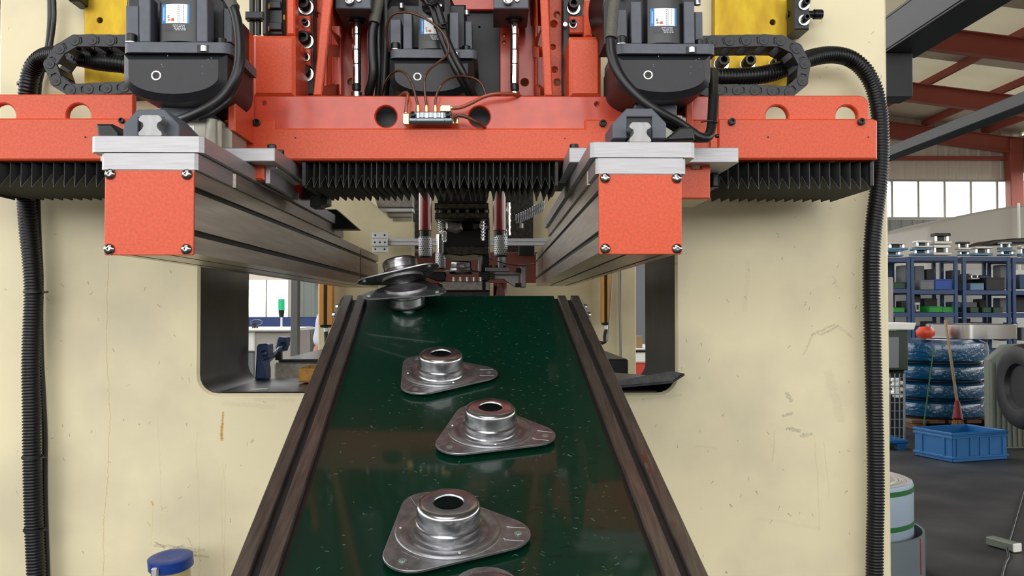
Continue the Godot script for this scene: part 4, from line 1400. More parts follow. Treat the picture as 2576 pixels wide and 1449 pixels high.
	solo("cable_tie", b, "cable_black", "black cable tie round the rising cable right of the right servo drive", "cable tie", "cable ties on the hoses")
	b = MB.new()
	b.cyl(P(1782, 342, 1.50), P(1804, 342, 1.50), 0.0013, 8)
	b.cyl(P(1800, 342, 1.50), P(1808, 342, 1.50), 0.0034, 10)
	solo("pull_pin", b, "black_steel", "small black pin with knob on the right cover's edge", "pin")
	# blocks of stacked cable tracks between the left drive and the red upright
	var t := thing("cable_track", "dark cable track with amber rollers above the left red upright", "cable track", P(665, 88, 1.62))
	slab("track_frame", 668, -60, 712, 88, 1.62, 0.03, 0.002, "black_plastic", t)
	for r in [[672, 3, 706, 20], [672, 56, 708, 74]]: slab("track_bar", r[0], r[1], r[2], r[3], 1.612, 0.012, 0.001, "chain_plastic", t)
	for k in [[634, 26], [650, 26]]:
		b = MB.new()
		b.cyl(P(k[0], -40, 1.60), P(k[0], 88, 1.60), S(7, 1.6), 14)
		part("track_cable", b, "cable_black", t)
	slab("track_bar", 616, 28, 662, 47, 1.585, 0.02, 0.002, "chain_plastic", t)
	slab("track_side", 660, -60, 669, 86, 1.59, 0.03, 0.001, "chain_plastic", t)
	for p in [[676, 16], [715, 44], [675, 72]]:
		b = MB.new()
		b.xf = Transform3D(Basis.IDENTITY, P(p[0], p[1], 1.608))
		b.lathe([Vector2(0, 0.0055), Vector2(0.0017, 0.004), Vector2(0.0021, 0), Vector2(0.0017, -0.004), Vector2(0, -0.0055)], 12)
		part("roller", b, "bin_yellow", t)
	slab("red_post", 720, -60, 742, 88, 1.60, 0.03, 0.003, "red_paint", t)
	t = thing("cable_track", "dark cable track above the right red upright, beside the red post", "cable track", P(1512, 88, 1.62))
	slab("track_side", 1490, -60, 1500, 84, 1.60, 0.03, 0.001, "black_plastic", t)
	slab("track_frame", 1500, -60, 1530, 70, 1.62, 0.03, 0.002, "black_plastic", t)
	for p in [[1505, -2], [1505, 30]]: slab("track_bar", p[0], p[1], p[0] + 24, p[1] + 16, 1.61, 0.012, 0.001, "chain_plastic", t)
	bolt(P(1497, 72, 1.60), Vector3.BACK, S(4, 1.6), 0.003, t, "steel_grey_paint", "track_screw")
	slab("red_post", 1470, 0, 1490, 92, 1.60, 0.03, 0.003, "red_paint", t)

# ---------- oil distributor and its lines ----------
func grease_block() -> void:
	var z := 1.535
	var t := thing("oil_distributor", "metal oil distributor block with brass fittings on the red gantry", "distributor", P(1085, 317, z))
	var b := MB.new()
	b.cyl(P(1031, 304, z), P(1138, 304, z), S(9, z), 20, 0.001)
	b.cyl(P(1030, 304, z), P(1048, 304, z), S(10, z), 20, 0.001)
	b.cyl(P(1118, 304, z), P(1138, 304, z), S(10, z), 20, 0.001)
	block(b, 1033, 281, 1136, 298, z + 0.002, 0.012, 0.001)
	part("block_body", b, "manifold_metal", t)
	for x in [1039.0, 1127.0]: bolt(P(x, 288, z - 0.001), Vector3.BACK, S(7, z), 0.008, t, "black_steel", "cap_screw")
	for x in [1051.0, 1073.0, 1095.0, 1113.0]: slab("port_tower", x - 4, 282, x + 4, 299, z - 0.004, 0.012, 0.001, "zinc", t)
	for x in [1062.0, 1084.0, 1105.0]: plate("port_mark", [x - 2, 283, x + 2, 283, x + 2, 293, x + 5, 299, x - 5, 299, x - 2, 293], z - 0.001, 0.006, 0.0003, "white_aluminium", t)
	for x in [1051.0, 1072.5, 1095.0]:
		b = MB.new()
		b.cyl(P(x, 282, z), P(x, 267, z), S(5.2, z), 6, 0.0005)
		b.cyl(P(x, 269, z), P(x, 262, z), S(3.6, z), 12)
		part("brass_fitting", b, "brass", t)
	b = MB.new()
	b.prism(px_poly([1013, 285, 1029, 285, 1029, 313, 1017, 313, 1013, 309], z - 0.004), -z + 0.004, -z - 0.01, 0.0008)
	b.cyl(P(1021, 285, z), P(1021, 277, z), S(5, z), 6)
	part("brass_elbow", b, "brass", t)
	b = MB.new()
	b.prism(px_poly([1111, 264, 1134, 264, 1134, 280, 1107, 280, 1107, 268], z - 0.004), -z + 0.004, -z - 0.01, 0.0008)
	b.cyl(P(1133, 272, z), P(1142, 272, z), S(5, z), 6)
	part("brass_elbow", b, "brass", t)
	b = MB.new()
	b.prism(px_poly([1138, 297, 1153, 297, 1153, 311, 1138, 311], z - 0.004), -z + 0.004, -z - 0.01, 0.0008)
	part("brass_elbow", b, "brass", t)
	var z2 := z - 0.002
	cable("oil_line", [1051, 264, z2, 1046, 244, z2, 1038, 215, z2, 1025, 190, z2, 1004, 178, z2 + 0.02, 985, 186, z2 + 0.04, 968, 212, z2 + 0.08, 958, 255, z2 + 0.12], 0.0021, "oil_tube", "brown oil line arching left from the first brass fitting", "oil line", "oil lines")
	cable("oil_line", [1073, 264, z2, 1069, 235, z2, 1068, 200, z2, 1080, 175, z2 + 0.01, 1105, 155, z2 + 0.02, 1128, 132, z2 + 0.03, 1122, 95, z2 + 0.04, 1098, 66, z2 + 0.05, 1060, 42, z2 + 0.06, 1020, 31, z2 + 0.07, 985, 40, z2 + 0.08, 972, 80, z2 + 0.1, 980, 130, z2 + 0.12], 0.0021, "oil_tube", "long brown oil line looping up across the middle servo drive", "oil line", "oil lines")
	cable("oil_line", [1095, 264, z2, 1098, 240, z2, 1110, 214, z2, 1130, 198, z2 + 0.02, 1158, 192, z2 + 0.05, 1190, 196, z2 + 0.06, 1212, 212, z2 + 0.06, 1224, 245, z2 + 0.06], 0.0021, "oil_tube", "brown oil line arching right from the third brass fitting", "oil line", "oil lines")
	cable("oil_line", [1021, 282, z2, 1023, 262, z2, 1026, 238, z2, 1018, 233, z2 + 0.02, 1004, 244, z2 + 0.05], 0.0029, "oil_tube_red", "short thick reddish oil line at the left end of the distributor", "oil line", "oil lines")
	cable("oil_line", [1138, 272, z2, 1160, 270, z2, 1188, 258, z2, 1218, 243, z2, 1250, 236, z2, 1290, 237, z2 + 0.01, 1310, 243, z2 + 0.04], 0.0033, "oil_tube_red", "thick reddish oil line running right from the distributor over the gantry edge", "oil line", "oil lines")
	cable("oil_line", [1145, 306, z2 - 0.006, 1142, 296, z2 - 0.008, 1154, 290, z2 - 0.01, 1178, 296, z2 - 0.01, 1202, 309, z2 - 0.006, 1218, 319, z2 + 0.02, 1222, 322, z2 + 0.05], 0.0032, "oil_tube", "brown oil line dipping into the right round hole of the gantry", "oil line", "oil lines")
	var c := MB.new()
	c.tube(pts3([590, 316, 1.49, 560, 312, 1.45, 500, 300, 1.42]), 0.002, 8)
	solo("sensor_wire", c, "cable_black", "thin black wire round the light grey gearbox on the left", "wire")

# ---------- conveyor ----------
var CV: Transform3D   # x across, y off the belt, z back towards the near end; origin at the far end of the belt
func conveyor() -> void:
	var zz := Vector3(0.0435, -0.3117, 1.0).normalized()
	var xx := Vector3(1, 0, -0.0435).normalized()
	var yy := zz.cross(xx).normalized()
	CV = Transform3D(Basis(xx, yy, zz), P(1163, 745, 1.66))
	var L := 1.30
	var hw := 0.1665
	var t := thing("belt_conveyor", "inclined green belt conveyor with dark bronze side rails, scratched belt", "conveyor", CV * Vector3(0, -0.1, L / 2))
	var b := MB.new()
	b.xf = CV
	var R := 0.022
	var N := 12
	b.tri(Vector3(-hw, 0, 0), Vector3(hw, 0, 0), Vector3(hw, 0, L), Vector3.UP, Vector3.UP, Vector3.UP, Vector2(0, 0), Vector2(1, 0), Vector2(1, 1))
	b.tri(Vector3(-hw, 0, 0), Vector3(hw, 0, L), Vector3(-hw, 0, L), Vector3.UP, Vector3.UP, Vector3.UP, Vector2(0, 0), Vector2(1, 1), Vector2(0, 1))
	part("belt", b, "belt_green", t)
	b = MB.new()
	b.xf = CV
	for e in [0.0, L]:
		var sg := -1.0 if e == 0.0 else 1.0
		for i in N:
			var a0 := PI * i / N
			var a1 := PI * (i + 1) / N
			var n0 := Vector3(0, cos(a0), sg * sin(a0))
			var n1 := Vector3(0, cos(a1), sg * sin(a1))
			var c := Vector3(0, -R, e)
			b.quadn(c + n0 * R + Vector3(-hw, 0, 0), c + n0 * R + Vector3(hw, 0, 0), c + n1 * R + Vector3(hw, 0, 0), c + n1 * R + Vector3(-hw, 0, 0), n0, n0, n1, n1)
	b.quad(Vector3(-hw, -2 * R, 0), Vector3(hw, -2 * R, 0), Vector3(hw, -2 * R, L), Vector3(-hw, -2 * R, L), Vector3.DOWN)
	part("belt_return", b, "belt_edge", t)
	b = MB.new()
	b.xf = CV
	b.cyl(Vector3(-hw, -R, 0), Vector3(hw, -R, 0), R - 0.002, 24)
	part("end_roller", b, "dark_steel", t)
	b = MB.new()
	b.xf = CV
	b.box(Vector3(0, -R, L / 2), Vector3(hw * 2 - 0.02, 0.02, L - 0.06))
	part("slide_bed", b, "dark_steel", t)
	for s in [-1.0, 1.0]:
		# outline across the rail: inner ridge, groove, outer ridge
		var o := []
		for p in [[0.0055, -0.07], [0.0055, 0.004], [0.0062, 0.005], [0.0195, 0.005], [0.0203, 0.004], [0.0203, -0.006], [0.0292, -0.006], [0.0292, 0.004], [0.030, 0.005], [0.0437, 0.005], [0.0445, 0.004], [0.0445, -0.07]]:
			o.append(Vector2(s * (hw + p[0]), p[1]))
		b = MB.new()
		b.xf = CV
		b.prism(o, L, 0.012, 0)
		part("side_rail", b, "rail_bronze", t)
		b = MB.new()
		b.xf = CV
		b.box(Vector3(s * (hw + 0.0247), -0.0055, L / 2 + 0.006), Vector3(0.0086, 0.004, L - 0.014))
		part("groove_strip", b, "groove_black", t)
		b = MB.new()
		b.xf = CV
		b.box(Vector3(s * (hw + 0.0028), -0.008, L / 2), Vector3(0.0055, 0.012, L - 0.02))
		part("edge_strip", b, "slot_black", t)
		b = MB.new()
		b.xf = CV
		b.prism([Vector2(s * (hw + 0.0450), 0.002), Vector2(s * (hw + 0.052), -0.006), Vector2(s * (hw + 0.052), -0.05), Vector2(s * (hw + 0.0450), -0.05)], 0.10, 0.0, 0.002)
		part("end_bracket", b, "dark_steel", t)
		for k in [[-0.012, 0.028], [-0.026, 0.05], [-0.012, 0.075]]:
			bolt(CV * Vector3(s * (hw + 0.052), k[0], k[1]), CV.basis * Vector3(s, 0, 0), 0.0052, 0.006, t, "zinc", "bracket_screw")
	# amber oil residue on the right-hand rail
	for p in [[1618, 1164, 0.006, 0.012], [1628, 1196, 0.005, 0.006], [1690, 1330, 0.006, 0.004], [1592, 1262, 0.004, 0.006]]:
		var q := on_belt(p[0], p[1])
		var o := []
		for k in 11: o.append(Vector2(clampf(q.x + p[2] * cos(k * TAU / 11) * (0.6 + 0.4 * (k % 2)), hw + 0.031, hw + 0.043), -q.z + p[3] * sin(k * TAU / 11) * (0.7 + 0.3 * ((k + 1) % 3))))
		b = MB.new()
		b.xf = CV * Transform3D(Basis(Vector3.RIGHT, Vector3.FORWARD, Vector3.UP), Vector3.ZERO)
		b.prism(o, 0.0053, 0.0049, 0)
		part("oil_residue", b, "oil_tube", t)
	for z in [0.12, L - 0.1]:
		for s in [-1.0, 1.0]:
			var top: Vector3 = CV * Vector3(s * (hw + 0.025), -0.07, z)
			b = MB.new()
			b.box(Vector3(top.x, (top.y + 0.02) / 2, top.z), Vector3(0.04, top.y - 0.02, 0.04), 0.003)
			part("leg", b, "dark_steel", t)
			b = MB.new()
			b.cyl(Vector3(top.x, 0.0, top.z), Vector3(top.x, 0.025, top.z), 0.035, 20, 0.004)
			part("foot", b, "rubber", t)

# ---------- stamped mounts ----------
func make_mount() -> Node3D:
	var t := Node3D.new()
	t.name = "strut_mount"
	var b := MB.new()
	# plate: three lobes, straight sides
	var o := []
	for k in 3:
		var a := TAU * k / 3
		for i in 9:
			var f := a + lerpf(-1.0, 1.0, i / 8.0)
			o.append(Vector2.from_angle(a) * 0.0505 + Vector2.from_angle(f) * 0.0285)
	var hs := []
	for k in 3: hs.append(circle(Vector2.from_angle(TAU * k / 3) * 0.067, 0.0042, 14))
	hs.append(circle(Vector2.ZERO, 0.031, 36))
	b.xf = Transform3D(Basis(Vector3.RIGHT, Vector3.FORWARD, Vector3.UP), Vector3.ZERO)
	# holes at equal x would share a cut; turn the outline a little before cutting and back again
	b.xf = b.xf * Transform3D(Basis(Vector3.BACK, -0.2), Vector3.ZERO)
	var rot := func(a): 
		var r := []
		for p in a: r.append(p.rotated(0.2))
		return r
	var hr := []
	for h in hs: hr.append(rot.call(h))
	b.prism(rot.call(o), 0.0075, 0.005, 0.0006, hr)
	part_local("plate", b, "stamped_steel", t)
	# dished ring
	b = MB.new()
	b.lathe([Vector2(0.0335, 0.0066), Vector2(0.036, 0.0062), Vector2(0.0385, 0.0078), Vector2(0.043, 0.0098), Vector2(0.0475, 0.0098), Vector2(0.0505, 0.0085), Vector2(0.0512, 0.0074)], 48)
	b.lathe([Vector2(0.031, 0.005), Vector2(0.031, 0.0008), Vector2(0.034, 0), Vector2(0.036, 0.0008), Vector2(0.037, 0.005)], 40)
	part_local("dished_ring", b, "stamped_steel", t)
	b = MB.new()
	b.lathe([Vector2(0.0139, 0.0354), Vector2(0.0142, 0.0364), Vector2(0.0149, 0.0372), Vector2(0.0235, 0.0372), Vector2(0.0268, 0.0365), Vector2(0.0290, 0.0350), Vector2(0.0301, 0.0328), Vector2(0.0304, 0.030), Vector2(0.0304, 0.0185), Vector2(0.0312, 0.0176), Vector2(0.0324, 0.0168), Vector2(0.0326, 0.0158), Vector2(0.0326, 0.0100), Vector2(0.0331, 0.0088), Vector2(0.0336, 0.0075)], 56)
	b.lathe([Vector2(0.0139, 0.0354), Vector2(0.0268, 0.0345), Vector2(0.0288, 0.031), Vector2(0.0296, 0.016), Vector2(0.0306, 0.005)], 48)
	part_local("cup", b, "drawn_steel", t)
	for k in 3:
		var c := Vector2.from_angle(TAU * k / 3) * 0.067
		b = MB.new()
		b.xf = Transform3D(Basis.IDENTITY, Vector3(c.x, 0.0035, -c.y))
		b.lathe([Vector2(0.0028, 0.0044), Vector2(0.0041, 0.0044), Vector2(0.0041, 0.0), Vector2(0.0028, 0.0), Vector2(0.0028, 0.0044)], 16)
		b.lathe([Vector2(0, 0.0012), Vector2(0.0028, 0.0012)], 12)
		part_local("weld_nut", b, "bright_nut", t)
		# pressed pad round the hole
		var e := Vector2.from_angle(TAU * k / 3)
		var q := Vector2(-e.y, e.x)
		b = MB.new()
		b.xf = Transform3D(Basis(Vector3.RIGHT, Vector3.FORWARD, Vector3.UP), Vector3.ZERO)
		for w in [-1.0, 1.0]:
			var s0: Vector2 = e * 0.0545 + q * w * 0.0105
			b.prism([s0, s0 + e * 0.019, s0 + e * 0.019 + q * w * 0.0022, s0 + q * w * 0.0022], 0.0079, 0.0074, 0.0002)
		b.prism([e * 0.0535 - q * 0.0105, e * 0.0555 - q * 0.0105, e * 0.0555 + q * 0.0105, e * 0.0535 + q * 0.0105], 0.0079, 0.0074, 0.0002)
		part_local("pressed_edge", b, "stamped_steel", t)
	for a in [-PI / 3 - 0.15, PI + 0.12]:
		b = MB.new()
		b.xf = Transform3D(Basis.IDENTITY, Vector3(cos(a) * 0.0455, 0.0096, -sin(a) * 0.0455))
		b.lathe([Vector2(0, 0.0014), Vector2(0.0010, 0.0010), Vector2(0.0014, 0)], 10)
		part_local("pip", b, "zinc", t)
	return t

func part_local(called: String, mb: MB, m: String, parent: Node3D) -> MeshInstance3D:
	var a := []
	a.resize(Mesh.ARRAY_MAX)
	a[Mesh.ARRAY_VERTEX] = mb.v
	a[Mesh.ARRAY_NORMAL] = mb.n
	a[Mesh.ARRAY_TEX_UV] = mb.u
	var me := ArrayMesh.new()
	me.add_surface_from_arrays(Mesh.PRIMITIVE_TRIANGLES, a)
	me.surface_set_material(0, M[m])
	var o := MeshInstance3D.new()
	o.mesh = me
	o.name = called
	parent.add_child(o, true)
	return o

# the point of the belt plane seen at a pixel, in belt coordinates
func on_belt(px: float, py: float) -> Vector3:
	var d := P(px, py, 1.0) - EYE
	var k := (CV.origin - EYE).dot(CV.basis.y) / d.dot(CV.basis.y)
	return CV.affine_inverse() * (EYE + d * k)

func strut_mounts() -> void:
	var proto := make_mount()
	var spots := [[1109, 951, 1.0, "third from the bottom of the picture, on the far half of the belt, alone beside no other"], [1233, 1095, -16.0, ""], [1128, 1350, -8.0, ""], [1228, 1584, -30.0, ""]]
	var labels := ["stamped steel strut mount with cup farthest of those lying flat on the green belt", "stamped steel strut mount in the middle of the belt, right of centre", "nearest whole stamped strut mount on the green belt, with open cup hole", "stamped strut mount cut off by the bottom edge, only its cup rim showing"]
	for i in spots.size():
		var s: Array = spots[i]
		var o: Node3D = proto if i == 0 else proto.duplicate()
		o.name = "strut_mount"
		add_child(o, true)
		tag(o, labels[i], "strut mount", "stamped strut mounts")
		o.transform = CV * Transform3D(Basis(Vector3.UP, deg_to_rad(s[2])), on_belt(s[0], s[1]) + Vector3(0, 0.0002, 0))
	# the leaning pair at the far end: one upside down, one standing on it
	var lo: Node3D = proto.duplicate()
	lo.name = "strut_mount"
	add_child(lo, true)
	tag(lo, "upside-down strut mount at the far end of belt, cup underneath", "strut mount", "stamped strut mounts")
	var at := on_belt(1033, 778)
	lo.transform = CV * Transform3D(Basis(Vector3.BACK, deg_to_rad(5.0)) * Basis(Vector3.RIGHT, deg_to_rad(-3.0)) * Basis(Vector3.BACK, PI) * Basis(Vector3.UP, deg_to_rad(96)), at + Vector3(-0.008, 0.0395, -0.004))
	var hi: Node3D = proto.duplicate()
	hi.name = "strut_mount"
	add_child(hi, true)
	tag(hi, "tilted strut mount leaning on top of the upside-down one, cup upwards", "strut mount", "stamped strut mounts")
	hi.transform = CV * Transform3D(Basis(Vector3.BACK, deg_to_rad(12.0)) * Basis(Vector3.RIGHT, deg_to_rad(-27.0)) * Basis(Vector3.UP, deg_to_rad(82)), at + Vector3(-0.014, 0.0465, -0.022))
	# one more waits in the die
	var dd: Node3D = proto.duplicate()
	dd.name = "strut_mount"
	add_child(dd, true)
	tag(dd, "bright strut mount held between black gripper fingers above the die", "strut mount", "stamped strut mounts")
	dd.transform = Transform3D(Basis(Vector3.UP, deg_to_rad(20)), P(1161, 690, 2.62))

# ---------- die set inside the press ----------
func cage(x: float, y0: float, y1: float, z: float, r: float, label: String) -> void:
	var t := thing("ball_cage", label, "bearing cage", P(x, y1, z), "perforated bearing cages")
	var b := MB.new()
	b.cyl(P(x, y1, z), P(x, y0, z), r, 32, 0.001)
	part("sleeve", b, "white_aluminium", t)
	b = MB.new()
	var a := P(x, y1, z)
	var h: float = P(x, y0, z).y - a.y
	var rows := int(h / (r * 0.32))
	for i in rows:
		for k in 18:
			var an := TAU * (k + 0.5 * (i % 2)) / 18
			var d := Vector3(cos(an), 0, sin(an))
			var c := a + d * (r + 0.0002) + Vector3.UP * (h * (i + 0.5) / rows)
			b.cyl(c, c + d * 0.0004, r * 0.085, 7)
	var p := part("ball_holes", b, "slot_black", t)
	p.set_meta("kind", "stuff")
	b = MB.new()
	b.cyl(P(x, y1 + 4, z), P(x, y1, z), r * 0.96, 24, 0.001)
	part("end_ring", b, "die_black", t)

func spring(b: MB, x: float, y0: float, y1: float, z: float, r: float, n: int) -> void:
	var pts := []
	for i in n * 8 + 1:
		var t := float(i) / (n * 8)
		var p := P(x, lerpf(y0, y1, t), z)
		pts.append(p + Vector3(cos(i * PI / 4), 0, sin(i * PI / 4)) * r)
	b.tube(pts, r * 0.22, 6, 0.004)

func die_set() -> void:
	for s in [[1070, 2.5, "left"], [1256, 2.5, "right"]]:
		var b := MB.new()
		b.cyl(P(s[0], 581, s[1]), P(s[0], 380, s[1]), S(16, s[1]), 28, 0.002)
		solo("guide_pillar", b, "pillar_red", "dark red guide pillar hanging over the %s perforated cage" % s[2], "pillar", "red guide pillars")
		b = MB.new()
		b.cyl(P(s[0], 597, s[1]), P(s[0], 580, s[1]), S(14, s[1]), 24)
		solo("pillar_collar", b, "dark_steel", "dark collar between red pillar and perforated cage on the %s" % s[2], "collar", "pillar collars")
	cage(1070, 596, 645, 2.5, S(17, 2.5), "perforated bright cage under the left red pillar, front row")
	cage(1260, 593, 642, 2.5, S(17, 2.5), "perforated bright cage under the right red pillar, front row")
	cage(1108, 637, 674, 3.0, S(13, 3.0), "smaller perforated cage behind and right of the left front cage")
	cage(1262, 647, 674, 3.0, S(10, 3.0), "smaller perforated cage below the right front cage, behind it")
	for s in [[1107, 590, 637, 3.0, 10, "left"], [1278, 510, 592, 2.7, 6, "right"], [1262, 560, 648, 3.0, 9, "far right"]]:
		var b := MB.new()
		b.cyl(P(s[0], s[2], s[3]), P(s[0], s[1], s[3]), S(s[4], s[3]), 20)
		for k in 5: b.cyl(P(s[0], lerpf(s[1], s[2], (k + 0.6) / 5.0), s[3]), P(s[0], lerpf(s[1], s[2], (k + 0.9) / 5.0), s[3]), S(s[4] + 1.2, s[3]), 20, 0.0004)
		solo("ringed_post", b, "chrome", "ringed steel post above the smaller cage, the %s one" % s[5], "post", "ringed posts in the die")
	var t := thing("upper_die", "dark upper die with two steel plates and oily black blocks", "die", P(1165, 640, 2.6))
	slab("die_plate", 1092, 511, 1230, 526, 2.55, 0.35, 0.002, "die_steel", t)
	slab("die_plate", 1093, 535, 1231, 550, 2.55, 0.35, 0.002, "die_steel", t)
	slab("die_riser", 1100, 380, 1225, 512, 2.65, 0.3, 0.002, "die_black", t)
	for x in [1108, 1130, 1150, 1175, 1200, 1222]: slab("spacer", x - 4, 526, x + 4, 535, 2.57, 0.02, 0.001, "die_light", t)
	slab("die_block", 1113, 576, 1232, 640, 2.68, 0.3, 0.004, "die_black", t)
	slab("punch_block", 1128, 550, 1225, 580, 2.75, 0.2, 0.004, "die_black", t)
	plate("die_skirt", [1116, 618, 1231, 618, 1231, 640, 1215, 643, 1190, 640, 1160, 644, 1128, 640], 2.66, 0.3, 0.003, "die_steel", t)
	plate("air_fitting", [1120, 552, 1160, 558, 1164, 578, 1148, 586, 1122, 578], 2.64, 0.05, 0.006, "die_light", t)
	plate("air_fitting", [1188, 560, 1210, 560, 1210, 576, 1192, 578], 2.64, 0.05, 0.004, "die_steel", t)
	for s in [[1109, 554, 582], [1215, 554, 602], [1118, 584, 606]]:
		var b := MB.new()
		spring(b, s[0], s[1], s[2], 2.6, S(6, 2.6), 6)
		part("coil_spring", b, "chrome", t)
		b = MB.new()
		b.cyl(P(s[0], s[2] + 3, 2.6), P(s[0], s[1] - 3, 2.6), S(3, 2.6), 12)
		part("spring_pin", b, "zinc", t)
	# side walls seen over the die: rails and panels
	t = thing("slide_guide", "grey slide guide rails behind the diagonal cream edge", "guide rail", P(990, 560, 3.45))
	plate("guide_plate", [925, 440, 1040, 440, 1040, 522, 950, 522], 3.38, 0.05, 0.003, "die_light", t)
	slab("guide_rail", 948, 524, 1040, 533, 3.36, 0.06, 0.004, "white_aluminium", t)
	slab("guide_ledge", 972, 534, 1036, 546, 3.38, 0.06, 0.004, "machine_beige", t)
	slab("guide_ledge", 986, 547, 1036, 558, 3.385, 0.06, 0.004, "machine_beige", t)
	# white crossbar with its pierced clamp
	t = thing("cross_bar", "pale aluminium profile bar crossing behind the die, pierced clamp at left", "bar", P(1170, 617, 3.2))
	for y in [[600, 608], [609, 617]]: slab("profile", 972, y[0], 1402, y[1], 3.2, 0.03, 0.001, "white_aluminium", t)
	for y in [[585, 599, 936, 976], [600, 619, 935, 975], [620, 635, 937, 976]]:
		var hs := []
		if y[0] == 600: hs = [[943, 609.5, 2.2], [955.5, 609.5, 2.2], [968, 609.5, 2.2]]
		else: hs = [[944, (y[0] + y[1]) / 2.0 - 0.5, 2.2], [967.5, (y[0] + y[1]) / 2.0 - 0.5, 2.2]]
		slab("clamp_plate", y[2], y[0], y[3], y[1], 3.18 if y[0] == 600 else 3.19, 0.01, 0.001, "white_aluminium", t, hs)
		slab("clamp_back", y[2] + 1, y[0] + 1, y[3] - 1, y[1] - 1, 3.205, 0.005, 0, "slot_black", t)
	t = thing("die_shoe", "dull red lower die shoe behind the strut mount, grey post at its left", "die", P(1190, 700, 3.5))
	slab("shoe_body", 1000, 634, 1392, 716, 3.5, 0.25, 0.004, "shoe_red", t)
	plate("worn_edge", [1000, 626, 1090, 626, 1090, 637, 1040, 633, 1000, 632], 3.47, 0.02, 0.001, "die_light", t)
	slab("shoe_post", 978, 618, 997, 695, 3.36, 0.04, 0.002, "machine_beige", t)
	slab("shoe_dark", 1305, 618, 1345, 642, 3.45, 0.04, 0.002, "die_black", t)
	t = thing("lower_die", "light grey lower die block just above the belt's far end", "die", P(1170, 740, 2.6))
	slab("die_block", 1112, 708, 1214, 731, 2.5, 0.28, 0.002, "die_light", t)
	slab("die_slot", 1214, 708, 1221, 760, 2.53, 0.2, 0, "slot_black", t)
	slab("die_block", 1221, 708, 1232, 731, 2.5, 0.28, 0.002, "die_light", t)
	slab("die_base", 1108, 732, 1232, 800, 2.52, 0.3, 0.002, "dark_steel", t)
	slab("die_block", 1086, 712, 1104, 731, 2.5, 0.28, 0.002, "die_steel", t)
	for i in 5:
		var b := MB.new()
		b.cyl(P(1140 + i * 17, 708, 2.55), P(1140 + i * 17, 697, 2.55), S(5.5, 2.55), 16)
		part("locating_post", b, "chrome", t)
	# transfer fingers
	t = thing("transfer_finger", "left transfer finger with black jaw reaching over the die", "gripper", P(1090, 700, 2.6), "transfer fingers")
	slab("arm_plate", 1035, 677, 1096, 686, 2.58, 0.05, 0.001, "milled_aluminium", t)
	slab("arm_plate", 1035, 687, 1070, 697, 2.58, 0.05, 0.001, "milled_aluminium", t)
	plate("jaw", [1070, 685, 1118, 684, 1122, 692, 1120, 704, 1112, 708, 1095, 706, 1070, 696], 2.56, 0.06, 0.002, "die_black", t)
	for x in [1045, 1066, 1091]: bolt(P(x, 677, 2.6), Vector3.UP, S(4, 2.6), 0.006, t, "black_steel", "arm_screw")
	t = thing("transfer_finger", "right transfer finger bracketed to the right beam, black jaw at its tip", "gripper", P(1250, 735, 2.6), "transfer fingers")
	slab("arm_plate", 1221, 673, 1281, 683, 2.58, 0.05, 0.001, "milled_aluminium", t)
	slab("arm_plate", 1243, 684, 1308, 691, 2.58, 0.05, 0.001, "milled_aluminium", t)
	plate("jaw", [1204, 683, 1231, 683, 1232, 703, 1222, 708, 1206, 703], 2.55, 0.06, 0.002, "die_black", t)
	plate("arm_brace", [1243, 693, 1262, 693, 1305, 693, 1305, 722, 1296, 722, 1266, 702, 1243, 702], 2.59, 0.04, 0.001, "white_aluminium", t)
	slab("arm_mount", 1310, 671, 1323, 723, 2.55, 0.06, 0.002, "milled_aluminium", t)
	for y in [680, 717]: slab("mount_knob", 1297, y - 5, 1311, y + 5, 2.54, 0.03, 0.002, "die_black", t)
	for i in 3: slab("finger_fin", 1231, 685 + i * 7, 1244, 690 + i * 7, 2.57, 0.04, 0.001, "die_steel", t)
	for x in [1234, 1249, 1269]: bolt(P(x, 673, 2.6), Vector3.UP, S(4, 2.6), 0.006, t, "black_steel", "arm_screw")
	t = thing("part_sensor", "black part sensor on a white post right of the held strut mount", "sensor", P(1217, 683, 2.65))
	slab("sensor_body", 1211, 642, 1230, 684, 2.62, 0.03, 0.003, "die_black", t)
	slab("sensor_post", 1203, 642, 1210, 683, 2.7, 0.02, 0.001, "white_aluminium", t)
	cable("sensor_wire", [1230, 650, 2.63, 1250, 657, 2.6, 1280, 665, 2.58, 1310, 667, 2.56, 1345, 664, 2.5], 0.0016, "cable_black", "thin black wire sagging from the sensor to the right beam", "wire")
	var b2 := MB.new()
	for k in 2:
		var pts := []
		for i in 60:
			var f := i / 59.0
			pts.append(P(lerpf(1298, 1368, f), lerpf(548, 508 + k * 8, f) + k * 7 + sin(f * PI) * 3, 2.9) + Vector3(0, sin(i * 1.3), cos(i * 1.3)) * 0.008)
		b2.tube(pts, 0.0028, 6, 0.004)
	solo("coiled_airline", b2, "white_aluminium", "pair of coiled grey air lines at the upper right of the die", "air line")
	b2 = MB.new()
	b2.cyl(P(1312, 574, 2.9), P(1312, 562, 2.9), S(4.5, 2.9), 14, 0.001)
	block(b2, 1298, 548, 1312, 560, 2.9, 0.02, 0.001)
	solo("air_fitting", b2, "machine_white", "small white air fitting at the end of the coiled air lines", "fitting")
	b2 = MB.new()
	b2.prism(px_poly([1252, 712, 1262, 712, 1272, 745, 1244, 745], 2.7), -2.7, -2.75, 0.002)
	b2.cyl(P(1258, 790, 2.72), P(1258, 712, 2.72), S(17, 2.7), 24)
	solo("red_bushing", b2, "pillar_red", "short dark red post under the right transfer finger", "post")

